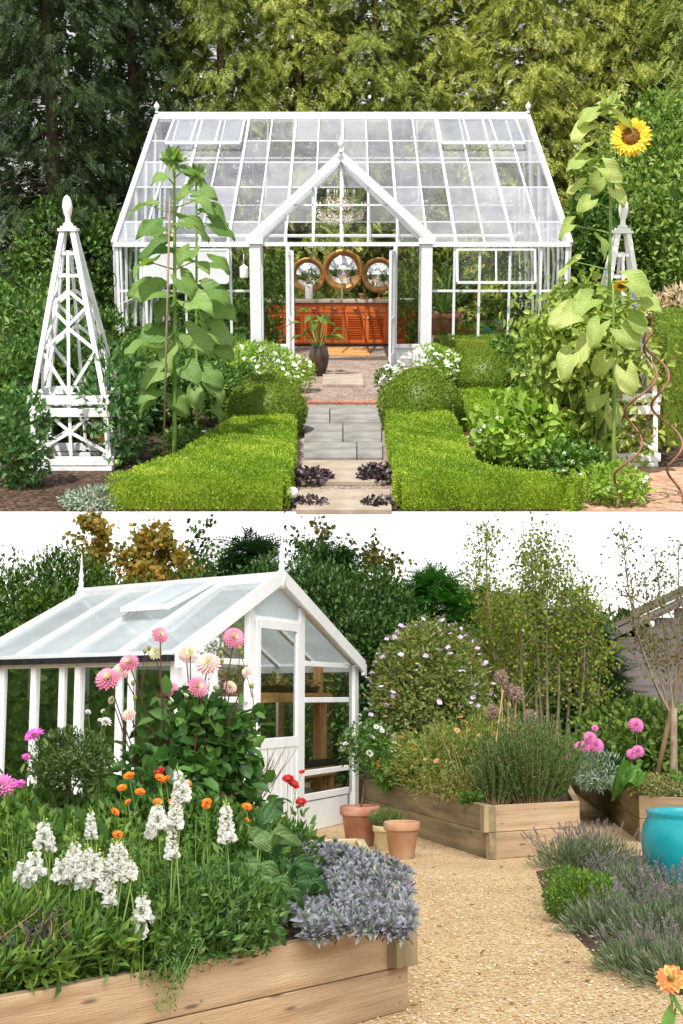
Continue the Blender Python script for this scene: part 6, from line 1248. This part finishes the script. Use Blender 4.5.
# snapdragons: each plant a few spikes
def snap(spikes, y, lb):
    p0 = LO.q(np.mean([s_[0] for s_ in spikes]), 900, y); b = arr(p0[0], y, zb); t = thing('snapdragon', lb, 'snapdragon', b, LO, 'white snapdragons'); sb = MB()
    for (x_, yt, yb2) in spikes:
        a = LO.q(x_, yb2, y); h = LO.q(x_, yt-9, y)[2]-a[2]; put(FLW['snap'] if h > .13 else FLW['snapshort'], 'flower_spike', t, a, (rng.normal()*.06, rng.normal()*.05, 1), h/(.21 if h > .13 else .125)); stemto(sb, b+[rng.normal()*.03, 0, 0], a, .004, .04)
    sb.build('stem', L['stemgreen'], t)
snap([(44, 823, 845), (50, 840, 850)], 5.2, 'white snapdragon at the far left with two short spikes')
snap([(91, 813, 838)], 5.3, 'single white snapdragon spike above the thick white cluster')
snap([(60, 858, 880), (76, 840, 882), (86, 846, 884), (94, 852, 878), (82, 858, 888), (70, 850, 878)], 4.95, 'thick cluster of white snapdragon spikes in the left of the bed')
snap([(112, 842, 872), (122, 848, 880), (104, 858, 890), (110, 872, 905), (118, 843, 870), (128, 862, 878), (132, 866, 878)], 4.95, 'white snapdragon with many spikes leaning right of the thick cluster')
snap([(143, 896, 920), (138, 912, 935)], 4.98, 'low white snapdragon hanging near the front board')
snap([(180, 770, 800), (175, 790, 828), (158, 806, 828), (172, 826, 858), (183, 780, 800)], 5.15, 'tallest white snapdragon in front of the dahlia stems')
snap([(227, 802, 842)], 5.42, 'single tall white snapdragon spike right of the tallest one')
snap([(20, 862, 885), (36, 852, 876)], 4.95, 'white snapdragon with two spikes at the left end, below the shortest ones')
snap([(150, 812, 838)], 5.25, 'small white snapdragon spike just left of the tallest one')
# orange calendulas
def calen(pts, y, kind, lb, name='calendula', cat='flower', sc=1., m='stemgreen', group='orange calendulas'):
    xm = np.mean([p[0] for p in pts]); b = inbed(xm, y); t = thing(name, lb, cat, b, LO, group); sb = MB(); mb = MB()
    for q_ in pts:
        p = LO.q(q_[0], q_[1], y+rng.normal()*.05); put(FLW[kind], 'flower', t, p, (rng.normal()*.4, -.5, .75), (.78 if kind == 'orange' else 1)*sc*(q_[2] if len(q_) > 2 else 1)*(.85+.3*rng.random())); stemto(sb, b+[rng.normal()*.06, 0, 0], p, .003, .06)
    n = 60; P = b+np.column_stack([rng.normal(size=n)*.08, rng.normal(size=n)*.06, rng.random(n)*(LO.q(xm, pts[0][1], y)[2]-zb)*.75]); mb.leaves(P, rng.normal(size=(n, 3))+[0, 0, .3], .07, .022, hexa=True)
    mb.build('foliage', L['dahmix'], t); sb.build('stem', L[m], t); return t
calen([(129, 776, 1.1), (122, 788, 1), (140, 792, .8)], 6.8, 'orange', 'orange calendula left of the dahlia stems with wide blooms')
calen([(118, 835, 1)], 5.9, 'orange', 'single curled orange calendula just behind the white cluster')
calen([(160, 778, .9), (166, 780, .9), (158, 802, 1), (172, 803, .8), (188, 783, .8)], 6.9, 'orange', 'orange calendulas clustered round the tallest white snapdragon')
calen([(207, 802, 1), (206, 806, .9)], 6.9, 'orange', 'orange calendula between the two tall white snapdragons')
calen([(247, 807, 1), (247, 820, .5), (264, 815, .5)], 7.0, 'orange', 'orange calendula right of the single tall white spike')
calen([(115, 812, .8), (128, 802, .6)], 6.6, 'orange', 'small yellowish calendula above the thick white cluster', group=None) 
calen([(158, 772, 1)], 7.2, 'red', 'dark red round bloom high behind the orange calendulas', 'zinnia', group=None)
calen([(288, 779, 1.1), (293, 784, 1.2), (301, 802, 1.1), (302, 772, .7)], 8.3, 'red', 'tall red and rust zinnias standing before the greenhouse door panel', 'zinnia', sc=1.0, group=None)
calen([(62, 878, .7), (28, 885, .7), (24, 900, .6), (40, 894, .5), (62, 944, .5)], 5.3, 'rust', 'faded buff seed heads hanging in the left of the front bed', 'faded_flower', group=None)
# dahlia plant
def dahlia(b, heads, leaves_c, lb, y, hcol='stemred', n=1500, buds=()):
    t = thing('dahlia', lb, 'dahlia', b, LO, 'tall dahlias'); sb = MB(); mb = MB()
    for (x_, y_, kind, s_) in heads:
        p = LO.q(x_, y_, y+rng.normal()*.1); put(FLW[kind], 'flower', t, p, (rng.normal()*.3, -.75, .45+rng.normal()*.15), s_*.72); stemto(sb, b+[rng.normal()*.06, rng.normal()*.05, 0], p+[0, .01, 0], .006, .05)
    for (x_, y_) in buds: p = LO.q(x_, y_, y+rng.normal()*.1); put(FLW['bud'], 'bud', t, p, (0, -.2, 1), 1.); stemto(sb, p-[.03*rng.normal(), 0, .25], p, .003)
    for (c, r_, n_) in leaves_c: clouds(mb, c, r_, n_, .095, .055, 24, shell=.3, spread=.35, hexa=True, up=.1, fold=.15)
    mb.build('foliage', L['dahleaf'], t); sb.build('stem', L[hcol], t)
yd = 7.7
b = inbed(200, yd); dahlia(b, [(160, 635, 'dahlia_pink', .8), (129, 663, 'dahlia_pink', .9), (121, 671, 'dahlia_pale', .95), (108, 679, 'dahlia_pink', 1.15), (156, 653, 'dahlia_cream', .9), (186, 654, 'dahlia_pale', .9), (208, 664, 'dahlia_pale', 1.3), (234, 638, 'dahlia_pink', 1.0), (198, 687, 'dahlia_pink', .95), (230, 687, 'dahlia_pale', .75), (129, 715, 'dahlia_pale', .75), (247, 672, 'dahlia_pale', .55), (170, 689, 'dahlia_pink', .8), (112, 700, 'dahlia_cream', .6), (190, 652, 'dahlia_cream', .7)],
  [(LO.q(200, 755, yd), (.30, .2, .26), 300), (LO.q(165, 765, yd), (.24, .2, .18), 170), (LO.q(228, 740, yd), (.20, .15, .20), 150), (LO.q(190, 715, yd), (.26, .15, .14), 120), (LO.q(165, 790, yd-.3), (.28, .2, .16), 190), (LO.q(225, 790, yd), (.24, .18, .18), 200)], 'tall dahlia with pink and cream round blooms before the small greenhouse', yd, buds=((145, 653), (149, 650), (221, 655), (222, 663), (241, 655), (133, 685), (135, 700), (170, 705), (215, 690), (240, 650), (186, 700), (252, 688)))
b = inbed(60, 7.9); t = calen([(34, 735, 1.2), (27, 757, .6), (20, 784, .8), (15, 784, .7), (28, 811, .6)], 7.5, 'cosmos', 'magenta daisy like blooms on reddish stems at the left edge', 'magenta_daisy', sc=1.0, m='stemred', group=None); put(FLW['pompon_mag'], 'flower', t, LO.q(1, 787, 7.4), (0, -.8, .4), 1.1)
calen([(88, 712, .45), (103, 711, .45), (106, 722, .8), (100, 720, .4), (106, 764, 1), (127, 770, .7)], 7.9, 'whiterose', 'cream button blooms on thin stems left of the dahlia', 'button_flower', sc=1.2, group=None)
# small standard ball shrub
sp = inbed(64, 7.3); t = thing('standard_shrub', 'dark green round headed standard shrub on a thin stem', 'shrub', sp, LO); hc = LO.q(70, 760, 7.3)
MB().tube(curve(sp, hc-[0, 0, .1], .02, 6), .011, 6).build('trunk', L['bark'], t); mb = MB(); clouds(mb, hc, (.20, .19, .15), 3800, .030, .012, 44, shell=.55, spread=.24, up=.5); mb.build('foliage', L['stdball'] if 'stdball' in L else leafm('fine_dark_leaf', [(.03, .06, .015), (.07, .12, .025), (.12, .18, .04)], .25), t)
mb = MB(); 
for i in range(34): e = LO.q(70+rng.normal()*24, 808+rng.normal()*14, 7.4+rng.normal()*.2); stemto(mb, sp+[rng.normal()*.1, rng.normal()*.1, 0], e, .003, .1)
tag(mb.build('bare_twigs', L['bark'], frame=LO), 'tangle of bare brown twigs below the round headed shrub', 'twigs')
mb = MB(); o_ = inbed(258, 8.4)
for i in range(30): e = LO.q(262+rng.normal()*16, 745+abs(rng.normal())*16, 8.4+rng.normal()*.1); stemto(mb, LO.q(256+rng.normal()*4, 800, 8.4), e, .0028, .1)
tag(mb.build('bare_twigs', L['cane'], frame=LO), 'fine bare pale twigs in front of the greenhouse door', 'twigs')
# extra small growth that loosens the front bed: upright stems with pale buds, dry bits
t = thing('dry_stems', 'tangle of pinkish dry twiggy growth at the lower left of the front bed', 'plant', inbed(20, 4.75), LO, GF); sb = MB(); mb = MB()
for i in range(40):
    a = LO.q(rng.uniform(-15, 50), rng.uniform(950, 968), 4.72); e = a+[rng.normal()*.07, rng.normal()*.04, .03+.12*rng.random()]; stemto(sb, a, e, .0016, .2); n = 16; mb.leaves(a+(e-a)*rng.random((n, 1)), rng.normal(size=(n, 3))+[0, -.2, .2], .03, .009)
sb.build('stem', L['straw'], t); mb.build('foliage', L['heuch'], t)
t = thing('budding_stems', 'upright green stems with pale buds standing among the front bed foliage', 'plant', inbed(140, 5.2), LO, GF); sb = MB(); mb = MB()
for i in range(60):
    px = rng.uniform(5, 225); y = 5.2+px*.0013+rng.random()*.4; e = LO.q(px, rng.uniform(815, 868), y); b = arr(e[0]+rng.normal()*.03, y, zb+.15); stemto(sb, b, e, .0025, .05); n = 16; u = rng.random((n, 1)); mb.leaves(b+(e-b)*u, rng.normal(size=(n, 3))+[0, 0, .5], .045, .010)
    n = 5; mb.leaves(np.tile(e, (n, 1)), rdir(n, 1.), .018, .012)
sb.build('stem', L['stemgreen'], t); mb.build('foliage', L['green'], t)
k_ = 0
for (px, y, rx, h, ns, m, lb) in ((20, 4.85, .26, .30, 42, 'dahmix', 'pale upright leafy stems at the left end of the front bed'), (70, 4.98, .24, .32, 48, 'green', 'leafy stems under the left half of the thick white snapdragon cluster'), (112, 5.05, .22, .30, 46, 'mid', 'leafy stems under the right half of the white cluster'), (145, 5.12, .22, .34, 48, 'mid', 'dark leafy stems between the white cluster and the tallest snapdragon'),
    (178, 5.25, .22, .42, 52, 'mid', 'leafy stems carrying the tallest white snapdragon'), (212, 5.38, .22, .40, 52, 'dark', 'dark leafy stems in front of the single tall snapdragon'), (240, 5.52, .20, .34, 44, 'mid', 'leafy stems left of the crinkled leaves'), (50, 5.5, .30, .42, 50, 'dahmix', 'mixed leafy stems behind the leftmost snapdragons'), (120, 5.7, .30, .42, 50, 'mid', 'leafy stems behind the thick white cluster')):
    feathery('snapdragon', lb, inbed(px, y), rx, h, ns, m, 46, .052, .013, 'snapdragon', .7, GF, 'stemgreen')
